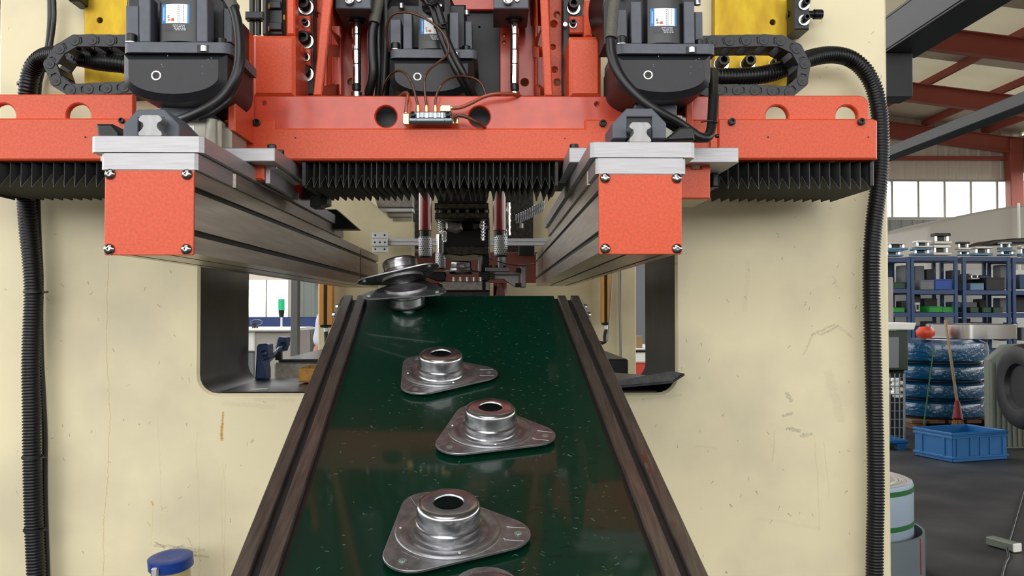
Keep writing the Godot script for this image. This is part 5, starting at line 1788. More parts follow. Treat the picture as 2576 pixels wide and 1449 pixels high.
# ---------- seen through the press opening ----------
func behind_press() -> void:
	# light curtains
	for s in [[803, 836, 560, 818, 3.2, "left"], [1513, 1535, 560, 812, 3.2, "right"]]:
		var z: float = s[4]
		var x0: float = s[0]
		var x1: float = s[1]
		var t := thing("light_curtain", "yellow light curtain bar with dark lens strip in the %s part of opening" % s[5], "light curtain", P((x0 + x1) / 2, s[3], z), "light curtains")
		var b := MB.new()
		var w := x1 - x0
		block(b, x0, s[2], x0 + w * 0.34, s[3], z, 0.04, 0.002)
		block(b, x1 - w * 0.36, s[2], x1, s[3], z, 0.04, 0.002)
		part("housing", b, "curtain_yellow", t)
		b = MB.new()
		block(b, x0 + w * 0.34, s[2], x1 - w * 0.36, s[3], z + 0.006, 0.03, 0)
		part("lens_strip", b, "lens_dark", t)
		b = MB.new()
		block(b, x0 + 2, s[3], x1 - 4, s[3] + 6, z + 0.002, 0.034, 0.002)
		part("end_cap", b, "die_black", t)
		b = MB.new()
		b.cyl(P((x0 + x1) / 2, s[3] + 17, z + 0.02), P((x0 + x1) / 2, s[3] + 6, z + 0.02), S(6, z), 6, 0.001)
		part("cable_gland", b, "zinc", t)
		if s[5] == "left": cable("curtain_cable", [820, 833, z + 0.02, 821, 850, z + 0.02, 823, 866, z + 0.02, 838, 878, z + 0.03, 862, 877, z + 0.05], 0.0075, "cable_black", "black cable curling from the left light curtain's lower end")
		else: cable("curtain_cable", [1525, 828, z + 0.02, 1521, 845, z + 0.02, 1521, 862, z + 0.02, 1508, 862, z + 0.02, 1500, 868, z], 0.006, "cable_black", "black cable curling from the right light curtain's lower end")
	cable("conduit", [1557, 560, 3.27, 1557, 700, 3.27, 1559, 800, 3.27, 1560, 905, 3.27], 0.0035, "machine_beige", "first of two thin pipes right of the right light curtain", "pipe", "thin pipes on far plate")
	cable("conduit", [1562, 560, 3.27, 1561, 700, 3.27, 1561, 800, 3.27, 1563, 905, 3.27], 0.0025, "steel_grey_paint", "second, darker of two thin pipes right of the right light curtain", "pipe", "thin pipes on far plate")
	cable("conduit", [1540, 640, 3.2, 1538, 720, 3.2, 1534, 790, 3.2, 1528, 860, 3.2], 0.003, "machine_beige", "pale thin cable hanging beside the right light curtain", "cable")
	# bits lying on the bolster
	var b := MB.new()
	block(b, 753, 926, 822, 962, 1.99, 0.003, 0.001)
	var t := thing("parts_tray", "yellow worn parts tray on the black sill of the opening", "tray", P(790, 962, 2.03))
	part("tray_front", b, "bin_yellow", t)
	b = MB.new()
	var pz := [1.99, 2.10]
	var q0 := P(753, 926, 1.99)
	var q1 := P(753, 962, 1.99)
	var q2 := P(830, 926, 1.99)
	b.box(Vector3(q0.x, (q0.y + q1.y) / 2, -2.045), Vector3(0.003, q0.y - q1.y, 0.11), 0.001)
	b.box(Vector3(q2.x, (q0.y + q1.y) / 2, -2.045), Vector3(0.003, q0.y - q1.y, 0.11), 0.001)
	b.box(Vector3((q0.x + q2.x) / 2, (q0.y + q1.y) / 2, -2.10), Vector3(q2.x - q0.x, q0.y - q1.y, 0.003), 0.001)
	b.box(Vector3((q0.x + q2.x) / 2, q1.y + 0.002, -2.045), Vector3(q2.x - q0.x, 0.003, 0.11), 0)
	part("tray_walls", b, "bin_yellow", t)
	for s in [[[641, 955, 646, 872, 650, 866, 668, 864, 674, 868, 676, 900, 664, 908, 668, 930, 668, 955], 2.12, 0.05, [665, 890, 6], "taller"], [[690, 884, 697, 852, 701, 848, 719, 849, 719, 858, 712, 884], 2.25, 0.05, [712, 868, 6], "smaller"]]:
		var c := thing("blue_clamp", "%s blue clamp plate with a round hand hole, left in the opening" % s[4], "clamp", P(s[0][0], s[0][1], s[1]), "blue clamp plates")
		plate("clamp_plate", s[0], s[1], s[2], 0.003, "blue_paint", c, [s[3]])
	t = thing("clamp_linkage", "bright folded steel linkage between the two blue clamps", "linkage", P(690, 910, 2.2))
	for i in 5:
		b = MB.new()
		b.box(P(680 + i * 5, 902 - i * 5, 2.2), Vector3(0.004, 0.022, 0.03), 0.001, Basis(Vector3.BACK, -0.5))
		part("link", b, "zinc", t)
	slab("link_arm", 692, 884, 706, 906, 2.2, 0.02, 0.001, "black_steel", t)
	b = MB.new()
	var sp := P(652, 978, 1.86)
	sp.y = P(652, 987.6, ZP).y + 0.0018
	b.box(sp, Vector3(0.034, 0.0008, 0.014), 0, Basis(Vector3.UP, 0.3))
	b.box(sp + Vector3(0.012, 0.0005, 0.004), Vector3(0.016, 0.0008, 0.008), 0, Basis(Vector3.UP, -0.4))
	solo("paper_scrap", b, "machine_white", "crumpled white paper scrap on the oily black sill, lower left", "paper")
	# chute sheet on the right sill
	b = MB.new()
	var c4 := [P(1515, 980, 1.70), P(1692, 964, 1.70), P(1722, 945, 1.72), P(1640, 949, 2.1), P(1500, 938, 2.1)]
	var up := Vector3(0, 0.004, 0)
	for i in range(1, 4):
		b.tri(c4[0] + up, c4[i] + up, c4[i + 1] + up, Vector3.UP, Vector3.UP, Vector3.UP)
		b.tri(c4[0], c4[i], c4[i + 1], Vector3.DOWN, Vector3.DOWN, Vector3.DOWN)
	for i in 5:
		var e: Vector3 = c4[(i + 1) % 5] - c4[i]
		b.quad(c4[i], c4[(i + 1) % 5], c4[(i + 1) % 5] + up, c4[i] + up, Vector3(-e.z, 0, e.x).normalized() * (1.0 if i < 2 else -1.0))
	b.quad(c4[0], c4[1], c4[1] + Vector3(0.0, 0.022, -0.004), c4[0] + Vector3(0, 0.012, -0.004), Vector3(0, 0.1, 1))
	b.quad(c4[1], c4[2], c4[2] + Vector3(0.0, 0.004, -0.004), c4[1] + Vector3(0, 0.022, -0.004), Vector3(0, 0.1, 1))
	solo("chute_sheet", b, "dark_steel", "bent dark steel chute sheet lying on the right sill", "sheet")
	# blue-capped oil cup at the foot of the wall
	t = thing("oil_cup", "oil cup with blue lid on the press front, lower left", "oil cup", P(430, 1560, 1.70))
	b = MB.new()
	b.xf = Transform3D(Basis.IDENTITY, P(429, 1410, 1.70)) * Transform3D(Basis(Vector3.RIGHT, 0.12) * Basis(Vector3.BACK, 0.05), Vector3.ZERO)
	var r := S(54, 1.70)
	b.lathe([Vector2(0, 0.0075), Vector2(r * 0.3, 0.0065), Vector2(r * 0.6, 0.0085), Vector2(r * 0.9, 0.0085), Vector2(r, 0.0068), Vector2(r, -0.011), Vector2(r * 0.96, -0.0125), Vector2(0, -0.0125)], 40)
	part("lid", b, "blue_cap", t)
	b = MB.new()
	b.cyl(P(437, 1600, 1.70), P(437, 1424, 1.70), S(40, 1.70), 32, 0.002)
	part("cup_glass", b, "amber_glass", t)
	b = MB.new()
	block(b, 378, 1430, 396, 1600, 1.655, 0.012, 0.003)
	part("latch", b, "zinc", t)
	b = MB.new()
	block(b, 410, 1540, 470, 1600, 1.74, 0.07, 0.003)
	part("wall_bracket", b, "dark_steel", t)
	# machine with a beacon far behind
	t = thing("control_desk", "beige machine cabinet with white top beyond the opening's left part", "cabinet", P(690, 1000, 8.0))
	slab("desk_top", 560, 827, 733, 834, 7.6, 0.9, 0.01, "machine_white", t)
	slab("desk_body", 640, 834, 733, 777 + 1.45 * F / 7.7, 7.7, 0.8, 0.01, "machine_beige", t)
	slab("desk_door", 560, 834, 641, 884, 7.68, 0.8, 0.01, "machine_white", t)
	slab("desk_plinth", 560, 884, 641, 777 + 1.45 * F / 7.72, 7.72, 0.8, 0.01, "steel_grey_paint", t)
	t = thing("signal_beacon", "lit green signal beacon on a chrome stem atop the beige cabinet", "signal light", P(708, 829, 7.9))
	b = MB.new()
	b.cyl(P(708, 781, 7.9), P(708, 752, 7.9), S(8, 7.9), 20, 0.004)
	part("beacon_lens", b, "beacon_green", t)
	b = MB.new()
	b.cyl(P(708, 798, 7.9), P(708, 780, 7.9), S(5.5, 7.9), 16, 0.002, S(7.6, 7.9))
	part("beacon_base", b, "die_black", t)
	b = MB.new()
	b.cyl(P(708, 829, 7.9), P(708, 797, 7.9), S(2.6, 7.9), 14)
	b.cyl(P(708, 830, 7.9), P(708, 826, 7.9), S(8, 7.9), 16, 0.001)
	part("beacon_stem", b, "zinc", t)
	var li := OmniLight3D.new()
	li.name = "beacon_lamp"
	li.position = P(708, 766, 7.9)
	li.light_color = Color(0.1, 1.0, 0.7)
	li.light_energy = 0.02
	li.light_size = 0.02
	li.shadow_enabled = true
	li.omni_range = 30.0
	li.omni_attenuation = 2.0
	add_child(li)
	t = thing("wire_fan", "small dark object with clear guard on the white cabinet top", "desk fan", P(642, 829, 7.9))
	b = MB.new()
	for i in 4: block(b, 634 + i * 4, 812, 636 + i * 4, 830, 7.85 + i * 0.02, 0.02, 0.002)
	part("fan_foot", b, "die_black", t)
	b = MB.new()
	var ring := []
	for i in 25: ring.append(P(645 + 15 * cos(i * TAU / 24), 811 + 7 * sin(i * TAU / 24), 7.9))
	b.tube(ring, 0.004, 6, 0.02)
	part("guard", b, "galvanised", t)
	# grey cabinet and drum
	b = MB.new()
	block(b, 746, 826, 792, 777 + 1.45 * F / 9.0, 9.0, 0.6, 0.01)
	for i in 6: block(b, 752 + i * 6, 830, 755 + i * 6, 1140, 8.98, 0.03, 0.004)
	solo("ribbed_cabinet", b, "steel_grey_paint", "grey ribbed bin standing before the blue wall dado", "bin")
	# glimpse at the right
	t = thing("far_machine", "white and orange-red machine glimpsed through the slit at right of opening", "machine", P(1615, 1000, 6.5))
	slab("machine_base", 1570, 914, 1720, 777 + 1.45 * F / 6.5, 6.5, 0.8, 0.01, "orange_paint", t)
	slab("machine_body", 1570, 886, 1720, 913, 6.5, 0.8, 0.01, "machine_white", t)
	slab("machine_trim", 1570, 881, 1720, 885, 6.48, 0.8, 0.005, "die_black", t)
	slab("machine_top", 1570, 877, 1720, 881, 6.5, 0.8, 0.005, "machine_white", t)
	b = MB.new()
	block(b, 1600, 845, 1616, 876, 6.6, 0.12, 0.004)
	solo("wooden_block", b, "bamboo", "yellow-brown wooden block on top of the white and orange machine", "block")
	b = MB.new()
	block(b, 1575, 600, 1680, 777 + 1.45 * F / 8.0, 8.0, 0.3, 0.01)
	solo("tall_cabinet", b, "steel_grey_paint", "tall blue-grey cabinet seen through the slit beside dark opening edge", "cabinet")

# ---------- warehouse on the right ----------
func rack(x0: float, x1: float, z: float, levels: Array, label: String) -> Node3D:
	var t := thing("storage_rack", label, "storage rack", P((x0 + x1) / 2, 777 + 1.45 * F / z, z + 0.4), "blue storage racks")
	var a := P(x0, levels[0], z)
	var c := P(x1, levels[0], z)
	for x in [a.x, c.x]:
		for d in [0.0, 0.9]:
			var b := MB.new()
			b.box(Vector3(x, a.y / 2, -z - d), Vector3(0.065, a.y, 0.065), 0.005)
			part("upright", b, "rack_blue", t)
	for y in levels:
		var b := MB.new()
		var yy: float = P(x0, y, z).y
		b.box(Vector3((a.x + c.x) / 2, yy - 0.045, -z - 0.45), Vector3(c.x - a.x, 0.09, 0.95), 0.005)
		part("shelf", b, "rack_blue", t)
	return t

func press_tool(px: float, py: float, z: float, w: float, h: float, kind: int, label: String) -> void:
	var t := thing("press_tool", label, "press tool", P(px, py, z), "press tools stored on the racks")
	var W := S(w, z)
	var H := S(h, z)
	var o := P(px, py, z) + Vector3(0, 0.004, -W * 0.4)
	var m1: String = ["tool_steel", "tool_blue", "machine_white", "dark_steel"][kind]
	var b := MB.new()
	b.box(o + Vector3(0, H * 0.14, 0), Vector3(W, H * 0.28, W * 0.7), 0.01)
	part("bottom_plate", b, "tool_blue" if kind < 2 else "tool_steel", t)
	b = MB.new()
	b.box(o + Vector3(0, H * 0.86, 0), Vector3(W * 0.92, H * 0.26, W * 0.66), 0.01)
	part("top_plate", b, m1, t)
	for s in [-1, 1]:
		b = MB.new()
		b.cyl(o + Vector3(s * W * 0.33, H * 0.26, W * 0.1), o + Vector3(s * W * 0.33, H * 0.76, W * 0.1), W * 0.08, 12)
		part("post", b, "zinc", t)
	b = MB.new()
	b.box(o + Vector3(0, H * 0.5, -W * 0.1), Vector3(W * 0.42, H * 0.42, W * 0.3), 0.01)
	part("punch", b, "dark_steel", t)

func bin(px: float, py: float, z: float, w: float, h: float, m: String, label: String, grp: String) -> void:
	var t := thing("storage_bin", label, "bin", P(px, py, z), grp)
	var W := S(w, z)
	var H := S(h, z)
	var o := P(px, py, z) + Vector3(0, 0.004, -0.28)
	var b := MB.new()
	b.box(o + Vector3(0, H * 0.5, 0.25), Vector3(W, H, 0.02), 0.004)
	b.box(o + Vector3(0, H * 0.5, -0.25), Vector3(W, H, 0.02), 0.004)
	b.box(o + Vector3(-W / 2, H * 0.5, 0), Vector3(0.02, H, 0.5), 0.004)
	b.box(o + Vector3(W / 2, H * 0.5, 0), Vector3(0.02, H, 0.5), 0.004)
	b.box(o + Vector3(0, 0.01, 0), Vector3(W, 0.02, 0.5))
	part("bin_body", b, m, t)
	b = MB.new()
	b.box(o + Vector3(0, H * 0.94, 0.262), Vector3(W * 1.02, H * 0.12, 0.02), 0.004)
	part("bin_rim", b, m, t)

func warehouse() -> void:
	var z := 18.0
	rack(2205, 2284, z, [648, 726, 786, 880], "blue storage rack mostly hidden behind the press edge, leftmost of the row")
	rack(2294, 2403, z, [645, 729, 786, 880], "blue storage rack with bright green bins, second from the press edge")
	rack(2424, 2536, z, [646, 730, 787, 880], "blue storage rack with dark green bins, third from press edge")
	rack(2549, 2660, z, [648, 731, 788, 880], "blue storage rack cut off by the picture's right side")
	# goods on top
	var tops := [[2252, 645, 46, 16, 1, "pale blue press tool with two feet on the leftmost rack top"], [2262, 629, 50, 20, 0, "stacked bright press tool above pale blue one on the leftmost rack"], [2325, 642, 48, 18, 1, "pale blue press tool on second rack top, at its left end"],
		[2327, 623, 42, 18, 2, "white-topped press tool stacked over a pale blue one on second rack"], [2373, 642, 46, 26, 2, "cream wood-like press tool at the right end of second rack top"], [2375, 614, 44, 28, 3, "dark round-bodied press tool standing highest above the second rack"],
		[2430, 643, 28, 12, 1, "small pale blue press tool at the left end of third rack top"], [2428, 628, 32, 20, 3, "dark press tool stacked at left above the third rack"], [2478, 643, 46, 24, 0, "ribbed bright press tool in the middle of third rack top"],
		[2540, 643, 38, 14, 1, "flat pale press tool over the gap right of the third rack"], [2534, 627, 30, 18, 0, "small bright press tool stacked over the flat pale one"], [2584, 645, 30, 26, 0, "bright press tool on the cut-off rack at the picture's right side"]]
	for q in tops: press_tool(q[0], q[1], z + 0.12, q[2], q[3], q[4], q[5])
	var b := MB.new()
	b.prism(px_poly([2470, 616, 2500, 604, 2545, 600, 2600, 598, 2600, 612, 2540, 612, 2500, 618], z + 0.3), -z - 0.3, -z - 1.0, 0.02)
	solo("folded_tarpaulin", b, "dark_steel", "dark folded tarpaulin lying over the tools on the third rack", "tarpaulin")
	bin(2376, 729, z, 44, 27, "bin_blue", "bright blue bin on the middle shelf of second rack", "blue and grey bins on the racks")
	bin(2334, 729, z, 34, 24, "steel_grey_paint", "grey bin left of the bright blue bin on second rack", "blue and grey bins on the racks")
	bin(2266, 726, z, 28, 16, "bin_dark_green", "dark green bin on the leftmost rack's middle shelf", "blue and grey bins on the racks")
	bin(2460, 730, z, 34, 18, "tool_blue", "pale blue-grey bin on the third rack's middle shelf", "blue and grey bins on the racks")
	bin(2506, 730, z, 46, 32, "die_black", "big black bin on the third rack's middle shelf", "blue and grey bins on the racks")
	bin(2356, 786, z, 32, 15, "bin_green", "bright green bin, left of the pair on second rack's low shelf", "green bins on the low shelves")
	bin(2388, 786, z, 30, 14, "bin_green", "bright green bin, right of the pair on second rack's low shelf", "green bins on the low shelves")
	bin(2264, 786, z, 26, 12, "bin_green", "bright green bin on the leftmost rack's low shelf", "green bins on the low shelves")
	bin(2453, 787, z, 20, 14, "bin_dark_green", "first dark green bin on third rack's low shelf", "green bins on the low shelves")
	bin(2485, 787, z, 20, 14, "bin_dark_green", "second dark green bin on third rack's low shelf", "green bins on the low shelves")
	bin(2513, 787, z, 22, 14, "bin_dark_green", "dark green bin at the right end of third rack's low shelf", "green bins on the low shelves")
	for q in [[2310, 782, 12, 24, "a"], [2455, 700, 22, 14, "b"]]: press_tool(q[0], q[1] + 3, z + 0.2, q[2], q[3], 2, "small white press tool standing on the second rack's low shelf" if q[4] == "a" else "small white tool stacked above the pale blue-grey bin")
	# dark goods at the back of the shelves before a pale partition
	for q in [[2205, 2284], [2294, 2403], [2424, 2536], [2549, 2640]]:
		for lv in [[648, 726], [729, 786], [787, 860]]:
			var x: float = q[0] + 6
			var nth := 0
			while x < q[1] - 12:
				var w := minf(rng.randf_range(16, 36), q[1] - 6 - x)
				var h: float = (lv[1] - lv[0]) * rng.randf_range(0.45, 0.82)
				b = MB.new()
				var bt := P(x, lv[1], z) + Vector3(0, 0, -0.55)
				var wd := S(w, z)
				b.box(bt + Vector3(wd / 2, S(h, z) / 2 + 0.003, -0.14), Vector3(wd, S(h, z), 0.28), 0.012)
				solo("stored_box", b, ["die_black", "dark_steel", "rack_blue", "steel_grey_paint"][rng.randi() % 4], "dark box at the back of the %s rack's %s shelf, %s from its left" % [{2205: "leftmost blue", 2294: "second blue", 2424: "third blue", 2549: "cut-off right"}[q[0]], {648: "upper", 729: "middle", 787: "lowest"}[lv[0]], ["first", "second", "third", "fourth", "fifth", "sixth"][nth]], "box", "dark boxes at the back of the racks")
				nth += 1
				x += w + rng.randf_range(5, 14)
	b = MB.new()
	b.box(Vector3(11.5, 1.15, -19.8), Vector3(8.5, 2.3, 0.1))
	struct("wall_partition", b, "machine_white", "low pale partition wall behind the blue racks")
	# grey hood of a vehicle-like cover behind
	b = MB.new()
	b.prism(px_poly([2336, 575, 2342, 565, 2360, 558, 2420, 542, 2480, 529, 2540, 519, 2640, 510, 2640, 928, 2334, 928], 22.0), -22.0, -25.0, 0.05)
	solo("grey_enclosure", b, "machine_beige", "large light grey enclosure with rising top edge behind the racks", "enclosure")
	b = MB.new()
	block(b, 2564, 510, 2572, 777 + 1.45 * F / 21.8, 21.8, 0.1, 0.01)
	solo("white_post", b, "machine_white", "white corner post in front of the light grey enclosure", "post")
	# blue wrapped coils on their pallet
	var zc := 11.25
	var c := P(2366, 777 + 1.45 * F / zc, zc)
	c.y = 0.0
	var t := thing("wrapped_coil_stack", "coils wrapped in shiny blue film stacked on a wooden pallet", "coil stack", c)
	var R := S(124, zc)
	var ys := [0.13, 0.36, 0.58, 0.80, 1.085]
	for i in 4:
		b = MB.new()
		b.xf = Transform3D(Basis.IDENTITY, c + Vector3(0, 0, -R * 0.2))
		b.lathe([Vector2(0, ys[i + 1] - 0.01), Vector2(R * 0.8, ys[i + 1] - 0.01), Vector2(R * 0.97, ys[i + 1] - 0.05), Vector2(R, (ys[i] + ys[i + 1]) / 2), Vector2(R * 0.97, ys[i] + 0.03), Vector2(R * 0.92, ys[i] + 0.01), Vector2(0, ys[i] + 0.01)], 40)
		part("wrapped_coil", b, "wrap_blue", t)
		b = MB.new()
		b.xf = Transform3D(Basis.IDENTITY, c + Vector3(0, 0, -R * 0.2))
		b.lathe([Vector2(0, ys[i] + 0.02), Vector2(R * 0.86, ys[i] + 0.02), Vector2(R * 0.86, ys[i] - 0.012), Vector2(0, ys[i] - 0.012)], 24)
		part("spacer", b, "die_black", t)
	for k in 5:
		b = MB.new()
		b.box(c + Vector3(-0.45 + k * 0.22, 0.1, -R * 0.2), Vector3(0.18, 0.04, 1.05), 0.004)
		part("pallet_board", b, "wood", t)
	for k in 3:
		b = MB.new()
		b.box(c + Vector3(-0.42 + k * 0.42, 0.04, -R * 0.2), Vector3(0.12, 0.08, 1.0), 0.004)
		part("pallet_bearer", b, "wood", t)
	b = MB.new()
	b.tube(pts3([2350, 868, 10.85, 2338, 960, 10.78, 2324, 1068, 10.7]), 0.008, 6, 0.05)
	part("green_strap", b, "strap_green", t)
	b = MB.new()
	b.xf = Transform3D(Basis.IDENTITY, P(2452, 856, 11.35) + Vector3(0, 0.024, -0.1))
	R = S(105, 11.3)
	b.lathe([Vector2(R * 0.55, 0.18), Vector2(R * 0.98, 0.18), Vector2(R, 0.175), Vector2(R, 0.005), Vector2(R * 0.98, 0), Vector2(R * 0.55, 0), Vector2(R * 0.55, 0.18)], 64)
	solo("steel_coil", b, "coil_steel", "bright mirror-like steel strip coil lying on top of the blue wrapped stack", "coil")
	b = MB.new()
	b.xf = Transform3D(Basis.IDENTITY, P(2328, 836, 11.0)).scaled_local(Vector3(1.2, 0.85, 1))
	b.lathe([Vector2(0, 0.09), Vector2(0.06, 0.075), Vector2(0.095, 0.02), Vector2(0.09, -0.04), Vector2(0.05, -0.085), Vector2(0, -0.09)], 24)
	solo("orange_cap", b, "orange_plastic", "rounded orange cap left of the bright steel coil", "cap")
	# broom leaning on the coils
	t = thing("broom", "straw broom with bamboo stick leaning against the blue coils", "broom", P(2412, 1084, 9.9))
	b = MB.new()
	b.cyl(P(2409, 1020, 10.2), P(2378, 806, 10.72), 0.016, 10)
	part("broom_stick", b, "bamboo", t)
	b = MB.new()
	b.cyl(P(2409, 1058, 10.1), P(2408, 1010, 10.22), 0.06, 14, 0.004, 0.028)
	part("binding", b, "broom_red", t)
	b = MB.new()
	for i in 90:
		var a := rng.randf() * TAU
		var q := sqrt(rng.randf())
		var top := P(2409, 1056, 10.1) + Vector3(cos(a) * 0.05 * q, 0, sin(a) * 0.04 * q)
		b.cyl(P(2411, 1085, 10.05) + Vector3(cos(a) * 0.095 * q, rng.randf() * 0.02, sin(a) * 0.05 * q), top, 0.006, 5)
	part("bristles", b, "straw", t).set_meta("kind", "stuff")
	# blue crate
	var f := P(2420, 1168, 8.6)
	t = thing("plastic_crate", "blue ribbed plastic crate on the dark floor", "crate", f)
	var bs := Basis(Vector3.UP, deg_to_rad(18))
	var cc := f + Vector3(0.13, 0.0, -0.28)
	cc.y = 0.0
	b = MB.new()
	for s in [-1.0, 1.0]:
		b.box(cc + bs * Vector3(0, 0.14, s * 0.235), Vector3(0.66, 0.27, 0.018), 0.004, bs)
		b.box(cc + bs * Vector3(s * 0.33, 0.14, 0), Vector3(0.018, 0.27, 0.47), 0.004, bs)
	b.box(cc + Vector3(0, 0.012, 0), Vector3(0.66, 0.02, 0.47), 0.004, bs)
	part("crate_walls", b, "crate_blue", t)
	for y in [0.045, 0.235, 0.27]:
		b = MB.new()
		for s in [-1.0, 1.0]:
			b.box(cc + bs * Vector3(0, y, s * 0.245), Vector3(0.69, 0.022, 0.02), 0.003, bs)
			b.box(cc + bs * Vector3(s * 0.34, y, 0), Vector3(0.02, 0.022, 0.5), 0.003, bs)
		part("crate_rim", b, "crate_blue", t)
	for k in [-0.28, -0.12, 0.0, 0.12, 0.28]:
		b = MB.new()
		b.box(cc + bs * Vector3(k, 0.14, 0.247), Vector3(0.03, 0.2, 0.016), 0.003, bs)
		part("crate_rib", b, "crate_blue", t)
	for k in [-0.14, 0.14]:
		b = MB.new()
		b.box(cc + bs * Vector3(-0.342, 0.14, k), Vector3(0.016, 0.2, 0.03), 0.003, bs)
		part("crate_rib", b, "crate_blue", t)
	# khaki cabinet and the big black roll in front of it
	var k0 := P(2488, 905, 9.4)
	t = thing("khaki_bin", "grey-green ribbed steel bin behind the big black tyre", "bin", Vector3(k0.x + 0.5, 0, -9.8))
	b = MB.new()
	b.prism([Vector2(k0.x, 0.0), Vector2(k0.x + 1.2, 0.0), Vector2(k0.x + 1.2, P(2500, 868, 9.4).y + 0.06), Vector2(k0.x + 0.18, P(2500, 868, 9.4).y), Vector2(k0.x, k0.y)], -9.4, -9.5, 0.01)
	part("bin_body", b, "khaki_paint", t)
	for i in 7:
		b = MB.new()
		b.box(Vector3(k0.x + 0.02 + i * 0.055, (k0.y) / 2, -9.395), Vector3(0.02, k0.y - 0.05, 0.03), 0.006)
		part("bin_rib", b, "khaki_paint", t)
	b = MB.new()
	b.xf = Transform3D(Basis(Vector3.BACK, PI / 2), P(2598, 973, 8.6))
	var Ro := S(108, 8.6)
	b.lathe([Vector2(0, 0.11), Vector2(Ro * 0.5, 0.11), Vector2(Ro * 0.55, 0.15), Vector2(Ro * 0.8, 0.17), Vector2(Ro * 0.95, 0.15), Vector2(Ro, 0.11), Vector2(Ro, 0.06), Vector2(Ro * 0.985, 0.05), Vector2(Ro, 0.04), Vector2(Ro, -0.10), Vector2(Ro * 0.95, -0.15), Vector2(Ro * 0.8, -0.17), Vector2(Ro * 0.55, -0.15), Vector2(Ro * 0.55, 0.15)], 48)
	solo("black_tyre", b, "rubber", "big black tyre hung before the grey-green bin at the right side", "tyre")
	# green machine box, wire trolley
	t = thing("green_cabinet", "dark green box with grey front just right of the press edge", "cabinet", P(2250, 940, 10.0))
	slab("cabinet_body", 2180, 833, 2285, 932, 10.0, 0.7, 0.01, "dark_green_paint", t)
	slab("cabinet_front", 2180, 848, 2262, 926, 9.98, 0.03, 0.005, "steel_grey_paint", t)
	slab("cabinet_stand", 2180, 932, 2275, 777 + 1.45 * F / 10.2, 10.2, 0.5, 0.01, "die_black", t)
	b = MB.new()
	b.prism(px_poly([2180, 830, 2180, 822, 2240, 812, 2306, 812, 2300, 830], 10.4), -10.4, -10.9, 0.01)
	solo("white_sack", b, "machine_white", "pale sheet lying on the dark green box beside the orange cap", "sheet")
	b = MB.new()
	block(b, 2180, 697, 2250, 777 + 1.45 * F / 15.0, 15.0, 0.5, 0.01)
	solo("grey_locker", b, "machine_beige", "pale grey locker between the press edge and the first rack", "locker")
	t = thing("wire_trolley", "wire cage trolley on a blue base beside the press edge", "trolley", P(2250, 1135, 9.4))
	for i in 6:
		b = MB.new()
		b.cyl(P(2215 + i * 12, 1108, 9.4), P(2215 + i * 12, 940, 9.4), 0.012 if i == 5 else 0.006, 8)
		part("upright_wire", b, "galvanised", t)
	for i in 8:
		b = MB.new()
		b.cyl(P(2205, 950 + i * 21, 9.41), P(2276, 950 + i * 21, 9.41), 0.005, 8)
		part("cross_wire", b, "galvanised", t)
	slab("trolley_base", 2205, 1108, 2286, 1117, 9.35, 0.5, 0.01, "crate_blue", t)
	plate("trolley_foot", [2258, 1117, 2280, 1117, 2276, 1136, 2262, 1136], 9.35, 0.1, 0.005, "crate_blue", t)
	b = MB.new()
	for i in 6: b.box(P(2250 + (i % 2) * 9, 955 + i * 8, 9.6), Vector3(0.09, 0.04, 0.1), 0.01, Basis(Vector3.UP, i * 0.5))
	solo("plastic_scraps", b, "machine_white", "white plastic pieces heaped in the wire cage trolley", "scraps", "", "stuff")
	# near coils on the floor
	var zn := 5.15
	c = Vector3(P(2327, 1400, zn).x - 0.485, 0, -zn)
	t = thing("strip_coil", "white-wrapped strip coil with two green straps near the press", "coil", c + Vector3(0, 0.02, 0))
	R = P(2300, 1300, zn).x - c.x - 0.04
	var y0 := 0.10
	var y1: float = P(2290, 1196, zn).y
	b = MB.new()
	b.xf = Transform3D(Basis.IDENTITY, c)
	b.lathe([Vector2(R * 0.96, y1), Vector2(R * 0.985, y1 - 0.005), Vector2(R, y1 - 0.02), Vector2(R, y0 + 0.02), Vector2(R * 0.97, y0)], 72)
	part("coil_wrap", b, "coil_wrap", t)
	b = MB.new()
	b.xf = Transform3D(Basis.IDENTITY, c)
	b.lathe([Vector2(0.08, y1 - 0.03), Vector2(0.08, y0)], 32)
	part("coil_core", b, "coil_wrap", t)
	b = MB.new()
	b.xf = Transform3D(Basis.IDENTITY, c)
	for i in 14:
		var ra := R * (0.965 - i * 0.055)
		b.lathe([Vector2(ra - R * 0.055, y1 - 0.010), Vector2(ra - R * 0.05, y1 - 0.002 - 0.003 * (i % 2)), Vector2(ra - R * 0.008, y1 - 0.001 - 0.004 * (i % 3)), Vector2(ra, y1 - 0.010)], 64)
	part("coil_windings", b, "tool_steel", t).set_meta("kind", "stuff")
	for y in [P(2270, 1240, zn - 0.3).y, P(2270, 1328, zn - 0.3).y]:
		b = MB.new()
		b.xf = Transform3D(Basis.IDENTITY, c)
		b.lathe([Vector2(R * 1.001, y + 0.013), Vector2(R * 1.006, y + 0.013), Vector2(R * 1.006, y - 0.013), Vector2(R * 1.001, y - 0.013)], 72)
		part("green_strap", b, "strap_green", t)
	t = thing("steel_hoop", "wide grey steel hoop round the foot of white-wrapped coil, red tape on it", "hoop", c)
	b = MB.new()
	b.xf = Transform3D(Basis.IDENTITY, c)
	var yr: float = P(2327, 1318, zn).y
	b.lathe([Vector2(0.428, 0.0), Vector2(0.428, yr), Vector2(0.431, yr + 0.003), Vector2(0.440, yr), Vector2(0.440, 0.0), Vector2(0.428, 0)], 72)
	part("hoop_band", b, "galvanised", t)
	b = MB.new()
	b.xf = Transform3D(Basis.IDENTITY, c)
	var an := atan2(0.44 * 0.8, P(2278, 1400, zn).x - c.x)
